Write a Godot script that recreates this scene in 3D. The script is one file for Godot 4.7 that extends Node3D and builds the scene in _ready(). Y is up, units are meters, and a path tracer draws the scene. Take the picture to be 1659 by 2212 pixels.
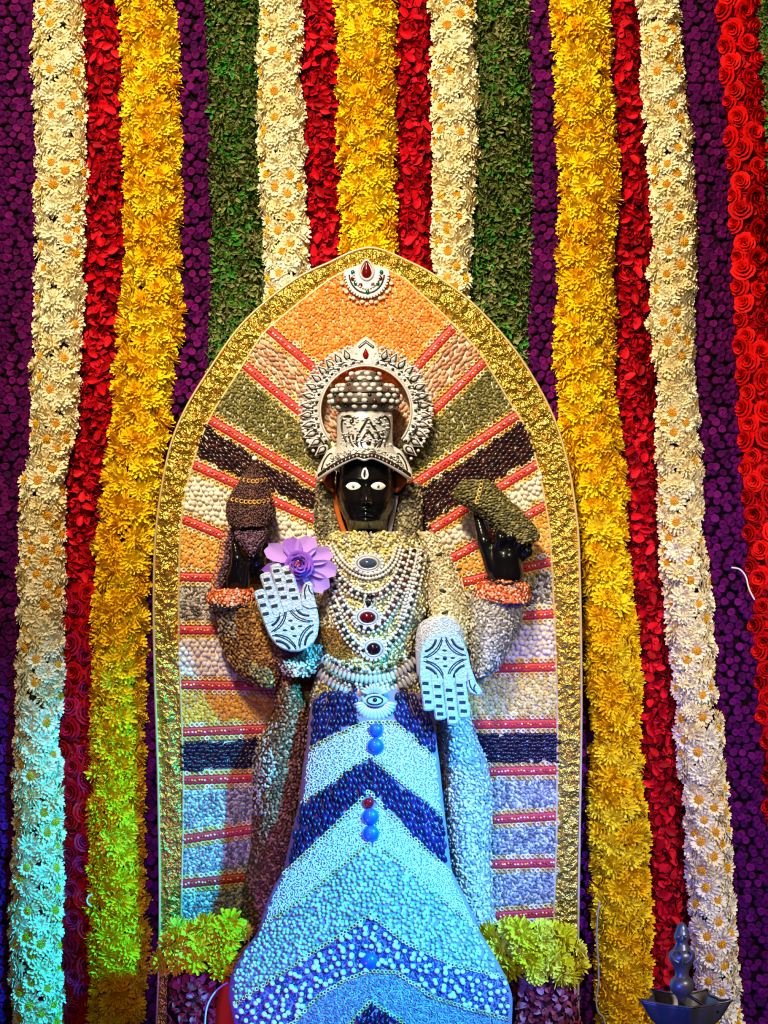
extends Node3D
# A stone deity statue dressed in seeds and silver, in front of a seed-covered arch and a wall of hanging flower garlands.
# One photograph pixel is one millimetre on the wall (z = 0); at(x, y, z) gives the point seen at a pixel, at its own distance z from the wall.

const D := 5.0
const CY := 1.706
const MM := 0.001

var rng := RandomNumberGenerator.new()
var used := {}


func at(x: float, y: float, z := 0.0) -> Vector3:
	var k := (D - z) / D * MM
	return Vector3((x - 829.5) * k, CY - (y - 1106.0) * k, z)


func rnd(a: float, b: float) -> float:
	return rng.randf_range(a, b)


func lin(r: float, g: float, b: float) -> Color:
	return Color(r / 255.0, g / 255.0, b / 255.0).srgb_to_linear()


func srgb(r: float, g: float, b: float) -> Color:
	return Color(r / 255.0, g / 255.0, b / 255.0)


func mat(c: Color, rough := 0.7, metal := 0.0, vertex := false, gloss := 0.5) -> StandardMaterial3D:
	var m := StandardMaterial3D.new()
	m.albedo_color = c
	m.roughness = rough
	m.metallic = metal
	m.metallic_specular = 0.2 if rough > 0.54 and metal == 0.0 else gloss
	m.vertex_color_use_as_albedo = vertex
	m.cull_mode = BaseMaterial3D.CULL_DISABLED
	return m


# ---------------------------------------------------------------- mesh building
class Geo:
	var st := SurfaceTool.new()
	var col := Color.WHITE

	func _init(smooth := true) -> void:
		st.begin(Mesh.PRIMITIVE_TRIANGLES)
		st.set_smooth_group(0 if smooth else -1)

	func tri(a: Vector3, b: Vector3, c: Vector3, out: Vector3) -> void:
		if (b - a).cross(c - a).dot(out) > 0.0:
			var t := b
			b = c
			c = t
		for v in [a, b, c]:
			st.set_color(col)
			st.set_uv(Vector2(v.x, -v.y))
			st.add_vertex(v)

	func quad(a: Vector3, b: Vector3, c: Vector3, d: Vector3, out: Vector3) -> void:
		tri(a, b, c, out)
		tri(a, c, d, out)

	func box(lo: Vector3, hi: Vector3) -> void:
		for ax in 3:
			for s in 2:
				var p := []
				for k in [[0, 0], [1, 0], [1, 1], [0, 1]]:
					var v := Vector3.ZERO
					v[ax] = hi[ax] if s else lo[ax]
					v[(ax + 1) % 3] = hi[(ax + 1) % 3] if k[0] else lo[(ax + 1) % 3]
					v[(ax + 2) % 3] = hi[(ax + 2) % 3] if k[1] else lo[(ax + 2) % 3]
					p.append(v)
				var n := Vector3.ZERO
				n[ax] = 1.0 if s else -1.0
				quad(p[0], p[1], p[2], p[3], n)

	# a profile of (radius, height) turned about the y axis; each point may carry its own squash
	func lathe(profile: Array, segs: int, basis := Transform3D.IDENTITY, wave := 0.0, waves := 0) -> void:
		for i in profile.size() - 1:
			for k in segs:
				var q := []
				for e in [[i, k], [i, k + 1], [i + 1, k + 1], [i + 1, k]]:
					var an: float = TAU * e[1] / segs
					var r: float = profile[e[0]].x * (1.0 + wave * cos(waves * an))
					q.append(basis * Vector3(r * cos(an), profile[e[0]].y, r * sin(an)))
				var am: float = TAU * (k + 0.5) / segs
				var dp: Vector2 = profile[i + 1] - profile[i]
				var o := basis.basis * Vector3(cos(am) * -dp.y, dp.x, sin(am) * -dp.y)
				if profile[i].x > 1e-7:
					tri(q[0], q[1], q[2], -o)
				if profile[i + 1].x > 1e-7:
					tri(q[0], q[2], q[3], -o)

	func tube(pts: Array, radius: float, segs := 6, taper := false, closed := false) -> void:
		var n := pts.size()
		var rings := []
		for i in n:
			var t: Vector3 = (pts[(i + 1) % n] - pts[(i - 1 + n) % n]) if closed else (pts[mini(i + 1, n - 1)] - pts[maxi(i - 1, 0)])
			t = t.normalized()
			var s := t.cross(Vector3(0.01, 0.02, 1.0)).normalized()
			if s.length() < 0.5:
				s = Vector3.RIGHT
			var w := s.cross(t).normalized()
			var r := radius
			if taper:
				r *= sqrt(maxf(0.03, 1.0 - pow(2.0 * i / (n - 1.0) - 1.0, 2.0)))
			var ring := []
			for k in segs:
				var an := TAU * k / segs
				ring.append(pts[i] + (s * cos(an) + w * sin(an)) * r)
			rings.append(ring)
		for i in (n if closed else n - 1):
			var j := (i + 1) % n
			for k in segs:
				var l := (k + 1) % segs
				quad(rings[i][k], rings[i][l], rings[j][l], rings[j][k], (rings[i][k] + rings[i][l]) * 0.5 - pts[i])
		if not closed:
			for e in [0, n - 1]:
				var o: Vector3 = pts[e] - pts[1 if e == 0 else n - 2]
				for k in range(1, segs - 1):
					tri(rings[e][0], rings[e][k], rings[e][k + 1], o)

	# an outline in pixels' plane, with a bevelled front edge
	func plate(front: PackedVector3Array, back: PackedVector3Array, inner: PackedVector3Array) -> void:
		var flat := PackedVector2Array()
		for v in inner:
			flat.append(Vector2(v.x, v.y))
		var ids := Geometry2D.triangulate_polygon(flat)
		var c := Vector3.ZERO
		for v in front:
			c += v / front.size()
		for i in range(0, ids.size(), 3):
			tri(inner[ids[i]], inner[ids[i + 1]], inner[ids[i + 2]], Vector3.BACK)
			tri(back[ids[i]], back[ids[i + 1]], back[ids[i + 2]], Vector3.FORWARD)
		var n := front.size()
		for i in n:
			var j := (i + 1) % n
			var e := front[j] - front[i]
			var o := Vector3(e.y, -e.x, 0.0)
			if o.dot((front[i] + front[j]) * 0.5 - c) < 0.0:
				o = -o
			quad(front[i], front[j], back[j], back[i], o)
			quad(front[i], front[j], inner[j], inner[i], o + Vector3.BACK * e.length())

	func done(to: ArrayMesh = null) -> ArrayMesh:
		st.generate_normals()
		return st.commit(to) if to else st.commit()


# a bulging shape given by its left and right edge at each height, in pixels
class Relief:
	var rows: Array
	var zb: float
	var zt: float
	var bulge: float
	var power := 0.5
	var host: Node3D

	func _init(h: Node3D, r: Array, z_top: float, z_bottom: float, b: float, pw := 0.5) -> void:
		host = h
		rows = r
		zt = z_top
		zb = z_bottom
		bulge = b
		power = pw

	func edges(y: float) -> Vector2:
		var n := rows.size()
		if y <= rows[0][0]:
			return Vector2(rows[0][1], rows[0][2])
		for i in n - 1:
			if y <= rows[i + 1][0]:
				var t: float = (y - rows[i][0]) / (rows[i + 1][0] - rows[i][0])
				var a: Array = rows[maxi(i - 1, 0)]
				var d: Array = rows[mini(i + 2, n - 1)]
				var r := Vector2.ZERO
				for k in 2:
					r[k] = lerpf(rows[i][k + 1], rows[i + 1][k + 1], t) * 0.5 + cubic_interpolate(rows[i][k + 1], rows[i + 1][k + 1], a[k + 1], d[k + 1], t) * 0.5
				return r
		return Vector2(rows[n - 1][1], rows[n - 1][2])

	func inside(x: float, y: float, margin := 0.0) -> bool:
		if y < rows[0][0] or y > rows[-1][0]:
			return false
		var e := edges(y)
		return x > e.x + margin and x < e.y - margin

	func depth(x: float, y: float) -> float:
		var e := edges(y)
		var u := clampf((x - e.x) / maxf(1.0, e.y - e.x) * 2.0 - 1.0, -1.0, 1.0)
		var f := clampf((y - rows[0][0]) / (rows[-1][0] - rows[0][0]), 0.0, 1.0)
		return lerpf(zt, zb, f) + bulge * pow(maxf(0.0, 1.0 - u * u), power)

	func mesh(step := 14.0, n := 14, soft := 0.0) -> ArrayMesh:
		var g := Geo.new()
		var m := int(ceil((rows[-1][0] - rows[0][0]) / step))
		var grid := []
		for i in m + 1:
			var y: float = lerpf(rows[0][0], rows[-1][0], float(i) / m)
			var e := edges(y)
			var f := float(i) / m
			var line := []
			for k in n + 1:
				var u := sin((float(k) / n - 0.5) * PI)
				var x := lerpf(e.x, e.y, u * 0.5 + 0.5)
				var z := lerpf(zt, zb, f) + bulge * pow(maxf(0.0, 1.0 - u * u), power) + (soft * sin(u * 9.0 + y * 0.02) if soft else 0.0)
				line.append(host.at(x, y, z))
			line.append(host.at(e.y, y, lerpf(zt, zb, f) - 0.012))
			line.append(host.at(e.x, y, lerpf(zt, zb, f) - 0.012))
			grid.append(line)
		var w: int = grid[0].size()
		for i in m:
			for k in w:
				var l := (k + 1) % w
				var mid: Vector3 = (grid[i][0] + grid[i][n]) * 0.5 - Vector3(0, 0, 0.006)
				g.quad(grid[i][k], grid[i][l], grid[i + 1][l], grid[i + 1][k], (grid[i][k] + grid[i][l]) * 0.5 - mid)
		for i in [0, m]:
			for k in range(1, w - 1):
				g.tri(grid[i][0], grid[i][k], grid[i][k + 1], Vector3.UP if i == 0 else Vector3.DOWN)
		return g.done()


# ---------------------------------------------------------------- scene tree
func numbered(called: String) -> String:
	var n: int = used.get(called, -1) + 1
	used[called] = n
	return called if n == 0 else "%s_%03d" % [called, n]


func tag(o: Node3D, label: String, category: String, group := "") -> Node3D:
	o.set_meta("label", label)
	o.set_meta("category", category)
	if group:
		o.set_meta("group", group)
	return o


func thing(called: String, label: String, category: String, group := "", where := Vector3.ZERO) -> Node3D:
	var o := Node3D.new()
	o.name = numbered(called)
	add_child(o)
	o.position = where
	return tag(o, label, category, group)


func part(parent: Node3D, called: String, mesh: Mesh, m: Material, t := Transform3D.IDENTITY, kind := "") -> MeshInstance3D:
	var o := MeshInstance3D.new()
	o.name = called if parent != self else numbered(called)
	o.mesh = mesh
	o.transform = t
	if m:
		o.material_override = m
	if kind:
		o.set_meta("kind", kind)
	parent.add_child(o, true)
	return o


func many(parent: Node3D, called: String, mesh: Mesh, m: Material, ts: Array, cs: Array) -> void:
	if ts.is_empty():
		return
	var mm := MultiMesh.new()
	mm.transform_format = MultiMesh.TRANSFORM_3D
	mm.use_colors = true
	mm.mesh = mesh
	mm.instance_count = ts.size()
	for i in ts.size():
		mm.set_instance_transform(i, ts[i])
		mm.set_instance_color(i, cs[i])
	var o := MultiMeshInstance3D.new()
	o.name = called
	o.multimesh = mm
	o.material_override = m
	o.set_meta("kind", "stuff")
	parent.add_child(o, true)


func facing(n: Vector3, spin: float) -> Basis:
	var x := Vector3.UP.cross(n)
	if x.length() < 0.05:
		x = Vector3.RIGHT
	x = x.normalized()
	var y := n.cross(x).normalized()
	return Basis(x * cos(spin) + y * sin(spin), y * cos(spin) - x * sin(spin), n)


# small pieces laid close together over a surface; given as [[transform, x, y], ...]
func spread(rect: Rect2, step: Vector2, inside: Callable, depth: Callable, size: float, aim := -9.0, loose := 0.35, tilt := 0.35, lift := 0.0) -> Array:
	var out := []
	var row := 0
	var y := rect.position.y
	while y < rect.end.y:
		var x := rect.position.x + (step.x * 0.5 if row % 2 else 0.0)
		while x < rect.end.x:
			var px := x + rnd(-loose, loose) * step.x
			var py := y + rnd(-loose, loose) * step.y
			if inside.call(px, py):
				var z: float = depth.call(px, py)
				var p := at(px, py, z)
				var du := at(px + 3.0, py, depth.call(px + 3.0, py)) - at(px - 3.0, py, depth.call(px - 3.0, py))
				var dv := at(px, py - 3.0, depth.call(px, py - 3.0)) - at(px, py + 3.0, depth.call(px, py + 3.0))
				var n := du.cross(dv).normalized()
				n = (n + Vector3(rnd(-tilt, tilt), rnd(-tilt, tilt), rnd(-tilt, tilt) * 0.3)).normalized()
				var spin := rnd(0.0, TAU) if aim < -5.0 else aim + rnd(-0.4, 0.4)
				var b := facing(n, spin).scaled(Vector3.ONE * size * MM * rnd(0.85, 1.18))
				out.append([Transform3D(b, p + n * lift * MM + n * rnd(0.0, 0.25) * size * MM), px, py])
			x += step.x
		y += step.y
		row += 1
	return out


func pick(colors: Array) -> Color:
	var c: Color = colors[rng.randi() % colors.size()]
	var k := rnd(0.82, 1.15)
	return Color(c.r * k, c.g * k, c.b * k)


func seeds(parent: Node3D, called: String, mesh: Mesh, m: Material, list: Array, colors: Variant) -> void:
	var ts := []
	var cs := []
	for s in list:
		ts.append(s[0])
		cs.append(colors.call(s[1], s[2]) if colors is Callable else pick(colors))
	many(parent, called, mesh, m, ts, cs)


# the pieces large enough to pick apart, each its own part, up to a limit; the rest joined
func pieces(parent: Node3D, called: String, mesh: Mesh, mats: Array, list: Array, most := 280) -> void:
	var rest := []
	for i in list.size():
		if i < most:
			part(parent, called, mesh, mats[rng.randi() % mats.size()], list[i][0])
		else:
			rest.append(list[i])
	if rest:
		var ts := []
		var cs := []
		for s in rest:
			ts.append(s[0])
			cs.append(Color.WHITE)
		many(parent, called + "s", mesh, mats[0], ts, cs)


func ellipsoid(ax: Vector3, segs := 8, rings := 5, bend := 0.0) -> ArrayMesh:
	var g := Geo.new()
	for i in rings:
		for k in segs:
			var q := []
			for e in [[i, k], [i, k + 1], [i + 1, k + 1], [i + 1, k]]:
				var la: float = PI * (float(e[0]) / rings - 0.5)
				var lo: float = TAU * e[1] / segs
				var v := Vector3(sin(la), cos(la) * cos(lo), cos(la) * sin(lo)) * ax
				v.y += bend * (v.x * v.x) / maxf(ax.x, 0.01) * 1.0
				q.append(v)
			var o: Vector3 = (q[0] + q[2]) * 0.5
			o.y -= bend * 0.2
			if i > 0:
				g.tri(q[0], q[1], q[2], o)
			if i < rings - 1:
				g.tri(q[0], q[2], q[3], o)
	return g.done()


func ring_mesh(r: float, w: float, segs := 10, sides := 5) -> ArrayMesh:
	var g := Geo.new()
	var pts := []
	for k in segs:
		pts.append(Vector3(cos(TAU * k / segs) * r, sin(TAU * k / segs) * r, 0.0))
	g.tube(pts, w, sides, false, true)
	return g.done()


func smooth_path(pts: Array, per := 8) -> Array:
	var out := []
	for i in pts.size() - 1:
		var a: Vector2 = pts[maxi(i - 1, 0)]
		var d: Vector2 = pts[mini(i + 2, pts.size() - 1)]
		for k in per:
			out.append((pts[i] as Vector2).cubic_interpolate(pts[i + 1], a, d, float(k) / per))
	out.append(pts[-1])
	return out


func even(path: Array, step: float) -> Array:
	var out := [path[0]]
	var left := step
	for i in path.size() - 1:
		var a: Vector2 = path[i]
		var b: Vector2 = path[i + 1]
		var l := a.distance_to(b)
		var t := left
		while t <= l:
			out.append(a.lerp(b, t / l))
			t += step
		left = t - l
	return out


func lined(pts: Array, x: float) -> float:
	for i in pts.size() - 1:
		if x <= pts[i + 1].x or i == pts.size() - 2:
			return lerpf(pts[i].y, pts[i + 1].y, (x - pts[i].x) / (pts[i + 1].x - pts[i].x))
	return pts[0].y


func plate_mesh(outline: Array, z0: float, z1: float, bevel := 1.5, to: ArrayMesh = null) -> ArrayMesh:
	var g := Geo.new(false)
	var c := PackedVector2Array(outline)
	var shrunk := PackedVector2Array()
	var n := c.size()
	for i in n:
		var t := (c[(i + 1) % n] - c[(i - 1 + n) % n]).normalized()
		var o := Vector2(t.y, -t.x)
		if Geometry2D.is_point_in_polygon(c[i] + o * 1.0, c):
			shrunk.append(c[i] + o * bevel)
		else:
			shrunk.append(c[i] - o * bevel)
	var f := PackedVector3Array()
	var b := PackedVector3Array()
	var inn := PackedVector3Array()
	for i in n:
		f.append(at(c[i].x, c[i].y, z1 - bevel * MM))
		b.append(at(c[i].x, c[i].y, z0))
		inn.append(at(shrunk[i].x, shrunk[i].y, z1))
	g.plate(f, b, inn)
	return g.done(to)


func line_mesh(paths: Array, z: Variant, r: float, segs := 5) -> ArrayMesh:
	var g := Geo.new()
	for p in paths:
		var pts := []
		for v in p:
			pts.append(at(v.x, v.y, z.call(v.x, v.y) if z is Callable else z))
		g.tube(pts, r * MM, segs)
	return g.done()


# skin of joined tapered capsules: surface nets on a grid
func capsules_mesh(bones: Array, cell: float, blend := 0.008) -> ArrayMesh:
	var lo := Vector3.ONE * 1e9
	var hi := -lo
	for b in bones:
		for k in 2:
			var r: float = b[2 + k] + cell * 2.5
			lo = lo.min(b[k] - Vector3.ONE * r)
			hi = hi.max(b[k] + Vector3.ONE * r)
	var n := Vector3i(((hi - lo) / cell).ceil()) + Vector3i.ONE
	var f := PackedFloat32Array()
	f.resize(n.x * n.y * n.z)
	var i := 0
	for z in n.z:
		for y in n.y:
			for x in n.x:
				var p := lo + Vector3(x, y, z) * cell
				var d := 1.0
				for b in bones:
					var ba: Vector3 = b[1] - b[0]
					var t := clampf((p - (b[0] as Vector3)).dot(ba) / ba.length_squared(), 0.0, 1.0)
					var e: float = p.distance_to(b[0] + ba * t) - lerpf(b[2], b[3], t)
					var h := maxf(blend - absf(d - e), 0.0) / blend
					d = minf(d, e) - h * h * blend * 0.25
				f[i] = d
				i += 1
	var verts := {}
	var g := Geo.new()
	var sx := 1
	var sy := n.x
	var sz := n.x * n.y
	for z in n.z - 1:
		for y in n.y - 1:
			for x in n.x - 1:
				var o := x + y * sy + z * sz
				var sum := Vector3.ZERO
				var cnt := 0
				for e in [[0, 1], [0, 2], [0, 4], [1, 3], [1, 5], [2, 3], [2, 6], [4, 5], [4, 6], [3, 7], [5, 7], [6, 7]]:
					var pa := Vector3(e[0] & 1, (e[0] >> 1) & 1, e[0] >> 2)
					var pb := Vector3(e[1] & 1, (e[1] >> 1) & 1, e[1] >> 2)
					var va := f[o + int(pa.x) * sx + int(pa.y) * sy + int(pa.z) * sz]
					var vb := f[o + int(pb.x) * sx + int(pb.y) * sy + int(pb.z) * sz]
					if (va < 0.0) != (vb < 0.0):
						sum += pa.lerp(pb, va / (va - vb))
						cnt += 1
				if cnt:
					verts[o] = lo + (Vector3(x, y, z) + sum / cnt) * cell
	for z in range(1, n.z - 1):
		for y in range(1, n.y - 1):
			for x in range(1, n.x - 1):
				var o := x + y * sy + z * sz
				for ax in 3:
					var s: int = [sx, sy, sz][ax]
					if (f[o] < 0.0) != (f[o + s] < 0.0):
						var u: int = [sy, sz, sx][ax]
						var v: int = [sz, sx, sy][ax]
						var d := Vector3.ZERO
						d[ax] = 1.0 if f[o] < 0.0 else -1.0
						g.quad(verts[o], verts[o - u], verts[o - u - v], verts[o - v], d)
	return g.done()




func _ready() -> void:
	# camera
	var cam := Camera3D.new()
	cam.name = "camera"
	cam.position = Vector3(0, CY, D)
	cam.fov = rad_to_deg(2.0 * atan(1.106 / D))
	cam.near = 0.05
	cam.far = 40.0
	add_child(cam)
	cam.current = true
	# the dim hall around, then its lamps
	var env := Environment.new()
	env.background_mode = Environment.BG_COLOR
	env.background_color = srgb(150, 135, 115)
	env.background_energy_multiplier = 0.06
	env.tonemap_mode = Environment.TONE_MAPPER_LINEAR
	env.tonemap_exposure = 1.0
	env.sdfgi_enabled = true
	env.ssao_enabled = true
	env.ssil_enabled = true
	var we := WorldEnvironment.new()
	we.name = "world_environment"
	we.environment = env
	add_child(we)
	beam("stage_lamp", Vector3(-0.7, 4.3, 3.0), Vector3(-0.15, 2.65, 0.0), Color(1.0, 0.89, 0.69), 24.0, 24.0, 0.2)
	beam("statue_lamp", Vector3(-0.4, 3.7, 3.2), Vector3(-0.03, 1.84, 0.1), Color(1.0, 0.95, 0.86), 9.0, 9.5, 0.12)
	beam("side_lamp", Vector3(2.2, 3.0, 3.2), Vector3(1.0, 1.1, 0.0), Color(1.0, 0.96, 0.88), 12.0, 16.0, 0.2)
	panel("hall_lamp", Vector3(-0.6, 2.8, 5.2), Vector3(-0.2, 1.6, 0.0), Vector2(0.7, 0.7), Color(1.0, 0.9, 0.72), 1.9)
	beam("cyan_spot", Vector3(1.7, 2.9, 2.4), Vector3(-0.80, 0.40, 0.05), Color(0.02, 0.74, 1.0), 54.0, 13.0)
	beam("azure_spot", Vector3(1.5, 2.1, 2.2), Vector3(0.16, 0.98, 0.2), Color(0.02, 0.48, 1.0), 18.0, 9.0)
	beam("blue_spot", at(700, 2420, 1.6), at(1500, 1700, 0.0), Color(0.18, 0.3, 1.0), 1.6, 26.0)
	beam("violet_spot", at(300, 2420, 1.0), at(640, 1900, 0.2), Color(0.55, 0.3, 1.0), 0.5, 36.0)

	rng.seed = 1
	shapes()
	var wall := Geo.new(false)
	wall.box(Vector3(-2.6, 0.0, -0.2), Vector3(2.6, 4.4, 0.0))
	part(self, "wall_back", wall.done(), mat(srgb(20, 16, 26), 0.9)).set_meta("kind", "structure")
	var fl := Geo.new(false)
	fl.box(Vector3(-2.6, -0.2, -0.2), Vector3(2.6, 0.0, 5.6))
	part(self, "floor", fl.done(), mat(srgb(70, 62, 56), 0.6)).set_meta("kind", "structure")

	garlands()
	rng.seed = 3
	arch()
	arch_brooch()
	rng.seed = 4
	statue()
	skirt_panel()
	halo()
	crown()
	hands()
	rng.seed = 5
	jewellery()
	attributes()
	rng.seed = 6
	foreground()
	settle()


# ---------------------------------------------------------------- flowers
func petal(g: Geo, root: Vector3, dir: Vector3, up: Vector3, length: float, width: float, curl: float, cup: float, segs := 3, shape := 0.5, tip := 0.55) -> void:
	var side := dir.cross(up).normalized()
	var last := []
	for i in segs + 1:
		var t := float(i) / segs
		var c := root + dir * length * t + up * (curl * length * t * t)
		var w := width * (0.25 + 0.75 * sin(pow(t, shape) * PI * 0.62 + 0.2)) * (1.0 if i < segs else tip)
		var row := [c - side * w + up * cup * w, c, c + side * w + up * cup * w]
		if i:
			for k in 2:
				g.quad(last[k], last[k + 1], row[k + 1], row[k], up)
		last = row


func daisy_mesh(seed_: int, rings: Array, width: float, heart: float, heart_color: Color, petal_color: Color, curl := 0.25) -> ArrayMesh:
	rng.seed = seed_
	var g := Geo.new(false)
	for r in rings:
		for k in r[0]:
			var an: float = TAU * (k + rnd(-0.25, 0.25)) / r[0]
			var el: float = r[1] + rnd(-0.2, 0.2)
			var dir := Vector3(cos(an) * cos(el), sin(an) * cos(el), sin(el))
			var up := Vector3(-cos(an) * sin(el), -sin(an) * sin(el), cos(el))
			var k2 := rnd(0.88, 1.08)
			g.col = Color(petal_color.r * k2, petal_color.g * k2, petal_color.b * k2)
			petal(g, Vector3(cos(an), sin(an), 0.0) * r[4] + Vector3(0, 0, r[3]), dir, up, r[2] * rnd(0.8, 1.15), width * rnd(0.85, 1.15), curl * rnd(-0.3, 1.5), 0.45, 2)
	if heart > 0.0:
		g.col = heart_color
		for k in 26:
			var an := k * 2.4
			var rr := heart * sqrt(k / 26.0)
			var p := Vector3(cos(an) * rr, sin(an) * rr, 0.22 + (heart - rr) * 0.5)
			var s := heart * 0.28
			var tip := p + Vector3(cos(an) * 0.02, sin(an) * 0.02, s * 1.3)
			for e in 3:
				var a0 := an + TAU * e / 3
				var a1 := an + TAU * (e + 1) / 3
				g.tri(p + Vector3(cos(a0), sin(a0), 0) * s, p + Vector3(cos(a1), sin(a1), 0) * s, tip, Vector3(cos(a0 + 1.0), sin(a0 + 1.0), 0.7))
	g.col = petal_color
	var n := 8
	for k in n:
		g.tri(Vector3(0, 0, 0.16), Vector3(cos(TAU * k / n), sin(TAU * k / n), -0.1) * 0.55, Vector3(cos(TAU * (k + 1) / n), sin(TAU * (k + 1) / n), -0.1) * 0.55, Vector3.BACK)
	return g.done()


func globe_mesh(seed_: int) -> ArrayMesh:
	rng.seed = seed_
	var g := Geo.new()
	var turn := Transform3D(Basis(Vector3.RIGHT, PI / 2), Vector3.ZERO)
	g.col = Color(0.85, 0.85, 0.85)
	g.lathe([Vector2(0.0, 0.72), Vector2(0.42, 0.80), Vector2(0.6, 0.88)], 9, turn, 0.06, 3)
	g.col = Color(1.5, 1.4, 1.5)
	g.lathe([Vector2(0.6, 0.88), Vector2(0.72, 0.92), Vector2(0.86, 0.78)], 9, turn, 0.06, 3)
	g.col = Color(0.8, 0.8, 0.8)
	g.lathe([Vector2(0.86, 0.78), Vector2(0.98, 0.35), Vector2(0.95, -0.2), Vector2(0.7, -0.6)], 9, turn, 0.06, 3)
	return g.done()


func loose_petal_mesh(seed_: int) -> ArrayMesh:
	rng.seed = seed_
	var g := Geo.new()
	var grid := []
	var c1 := rnd(0.3, 0.7)
	var c2 := rnd(-0.5, 0.5)
	for i in 5:
		var row := []
		for k in 4:
			var u := k / 3.0 * 2.0 - 1.0
			var v := i / 4.0 * 2.0 - 1.0
			var w := sqrt(maxf(0.05, 1.0 - v * v * 0.85)) * (0.62 + 0.15 * v)
			row.append(Vector3(u * w, v * 0.95, c1 * (u * u * w) + c2 * v * v * 0.6 + 0.1 * sin(4.0 * u + 3.0 * v)))
		grid.append(row)
	for i in 4:
		for k in 3:
			g.quad(grid[i][k], grid[i][k + 1], grid[i + 1][k + 1], grid[i + 1][k], Vector3.BACK)
	return g.done()


func rose_mesh(seed_: int, open := 1.0) -> ArrayMesh:
	rng.seed = seed_
	var g := Geo.new()
	for ring in 4:
		var n: int = [5, 5, 4, 3][ring]
		var r0: float = [0.5, 0.4, 0.25, 0.1][ring]
		var r1: float = [1.0, 0.74, 0.5, 0.26][ring] * open
		var h: float = [0.28, 0.5, 0.62, 0.66][ring]
		for k in n:
			var a0 := TAU * (k + ring * 0.37) / n + rnd(-0.1, 0.1)
			var half := TAU / n * 0.68
			var grid := []
			for i in 4:
				var row := []
				for j in 5:
					var u := j / 4.0 * 2.0 - 1.0
					var v := i / 3.0
					var an := a0 + u * half
					var r := lerpf(r0, r1, pow(v, 1.6)) * (1.0 - 0.1 * u * u * v) + u * 0.05
					var z := lerpf(-0.25, h, sin(v * 1.75) * 1.0) - (0.12 * v * v if ring < 2 else 0.0) - 0.12 * u * u * v
					row.append(Vector3(cos(an) * r, sin(an) * r, z))
				grid.append(row)
			for i in 3:
				for j in 4:
					g.quad(grid[i][j], grid[i][j + 1], grid[i + 1][j + 1], grid[i + 1][j], Vector3(-cos(a0), -sin(a0), 0.8))
	return g.done()


func sprig_mesh(seed_: int, n := 7) -> ArrayMesh:
	rng.seed = seed_
	var g := Geo.new(false)
	for k in n:
		var an := TAU * k / n + rnd(-0.4, 0.4)
		var el := rnd(0.1, 1.1)
		var dir := Vector3(cos(an) * cos(el), sin(an) * cos(el), sin(el))
		var up := Vector3(-cos(an) * sin(el), -sin(an) * sin(el), cos(el))
		var c := rnd(0.6, 1.2)
		g.col = Color(c, c, c)
		petal(g, Vector3(rnd(-0.2, 0.2), rnd(-0.2, 0.2), rnd(-0.1, 0.2)), dir, up, rnd(0.6, 1.0), rnd(0.13, 0.2), rnd(-0.5, 0.3), 0.5, 3, 0.8)
	return g.done()


func behind_arch(x: float, y: float) -> bool:
	return Geometry2D.is_point_in_polygon(Vector2(x, y), arch_hide)


func edge_pair(knots: Array, y: float) -> Vector2:
	for i in knots.size() - 1:
		if y <= knots[i + 1][0] or i == knots.size() - 2:
			var t: float = clampf((y - knots[i][0]) / (knots[i + 1][0] - knots[i][0]), 0.0, 1.0)
			return Vector2(lerpf(knots[i][1], knots[i + 1][1], t), lerpf(knots[i][2], knots[i + 1][2], t))
	return Vector2.ZERO


# where pieces sit round the front of a hanging garland: [[transform, across], ...]
func round_strand(knots: Array, y0: float, y1: float, row: float, across: int, size: float, z0: float, deep: float, fan: float, mess: float, flip := false, sink := 0.0) -> Array:
	var out := []
	var y := y0
	var i := 0
	while y < y1:
		var e := edge_pair(knots, y)
		var mid := (e.x + e.y) * 0.5
		var half := (e.y - e.x) * 0.5 - size * 0.5
		for k in across:
			var a := ((k + (0.25 if i % 2 else -0.25)) / (across - 1.0) * 2.0 - 1.0) if across > 1 else 0.0
			a = clampf(a + rnd(-0.12, 0.12), -1.0, 1.0)
			var th := a * fan
			var px := mid + sin(th) / sin(fan) * half + rnd(-0.12, 0.12) * size
			var py := y + rnd(-0.3, 0.3) * row
			if behind_arch(px, py):
				continue
			var n := Vector3(sin(th) + rnd(-mess, mess), rnd(-mess, mess), cos(th) * 0.9).normalized()
			var b := facing(n, rnd(0.0, TAU))
			if flip and rng.randf() < 0.3:
				b = b.rotated(b.x.normalized(), rnd(-0.9, 0.9))
			out.append([Transform3D(b.scaled(Vector3.ONE * size * MM * rnd(0.88, 1.12)), at(px, py, z0 + cos(th) * deep - sink * rng.randf())), absf(a)])
		y += row
		i += 1
	return out


func strand(parent: Node3D, knots: Array, m: Material, z0: float, deep: float, y0 := -60.0, y1 := 2260.0, thin := 0.72) -> void:
	var rows := []
	var y := y0
	while y <= y1:
		var e := edge_pair(knots, y)
		var c := (e.x + e.y) * 0.5
		rows.append([y, lerpf(c, e.x, thin), lerpf(c, e.y, thin)])
		y += 80.0
	part(parent, "strand", Relief.new(self, rows, maxf(z0 - 0.01, 0.0135), maxf(z0 - 0.01, 0.0135), deep * 0.7).mesh(80.0, 8), m)


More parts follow.
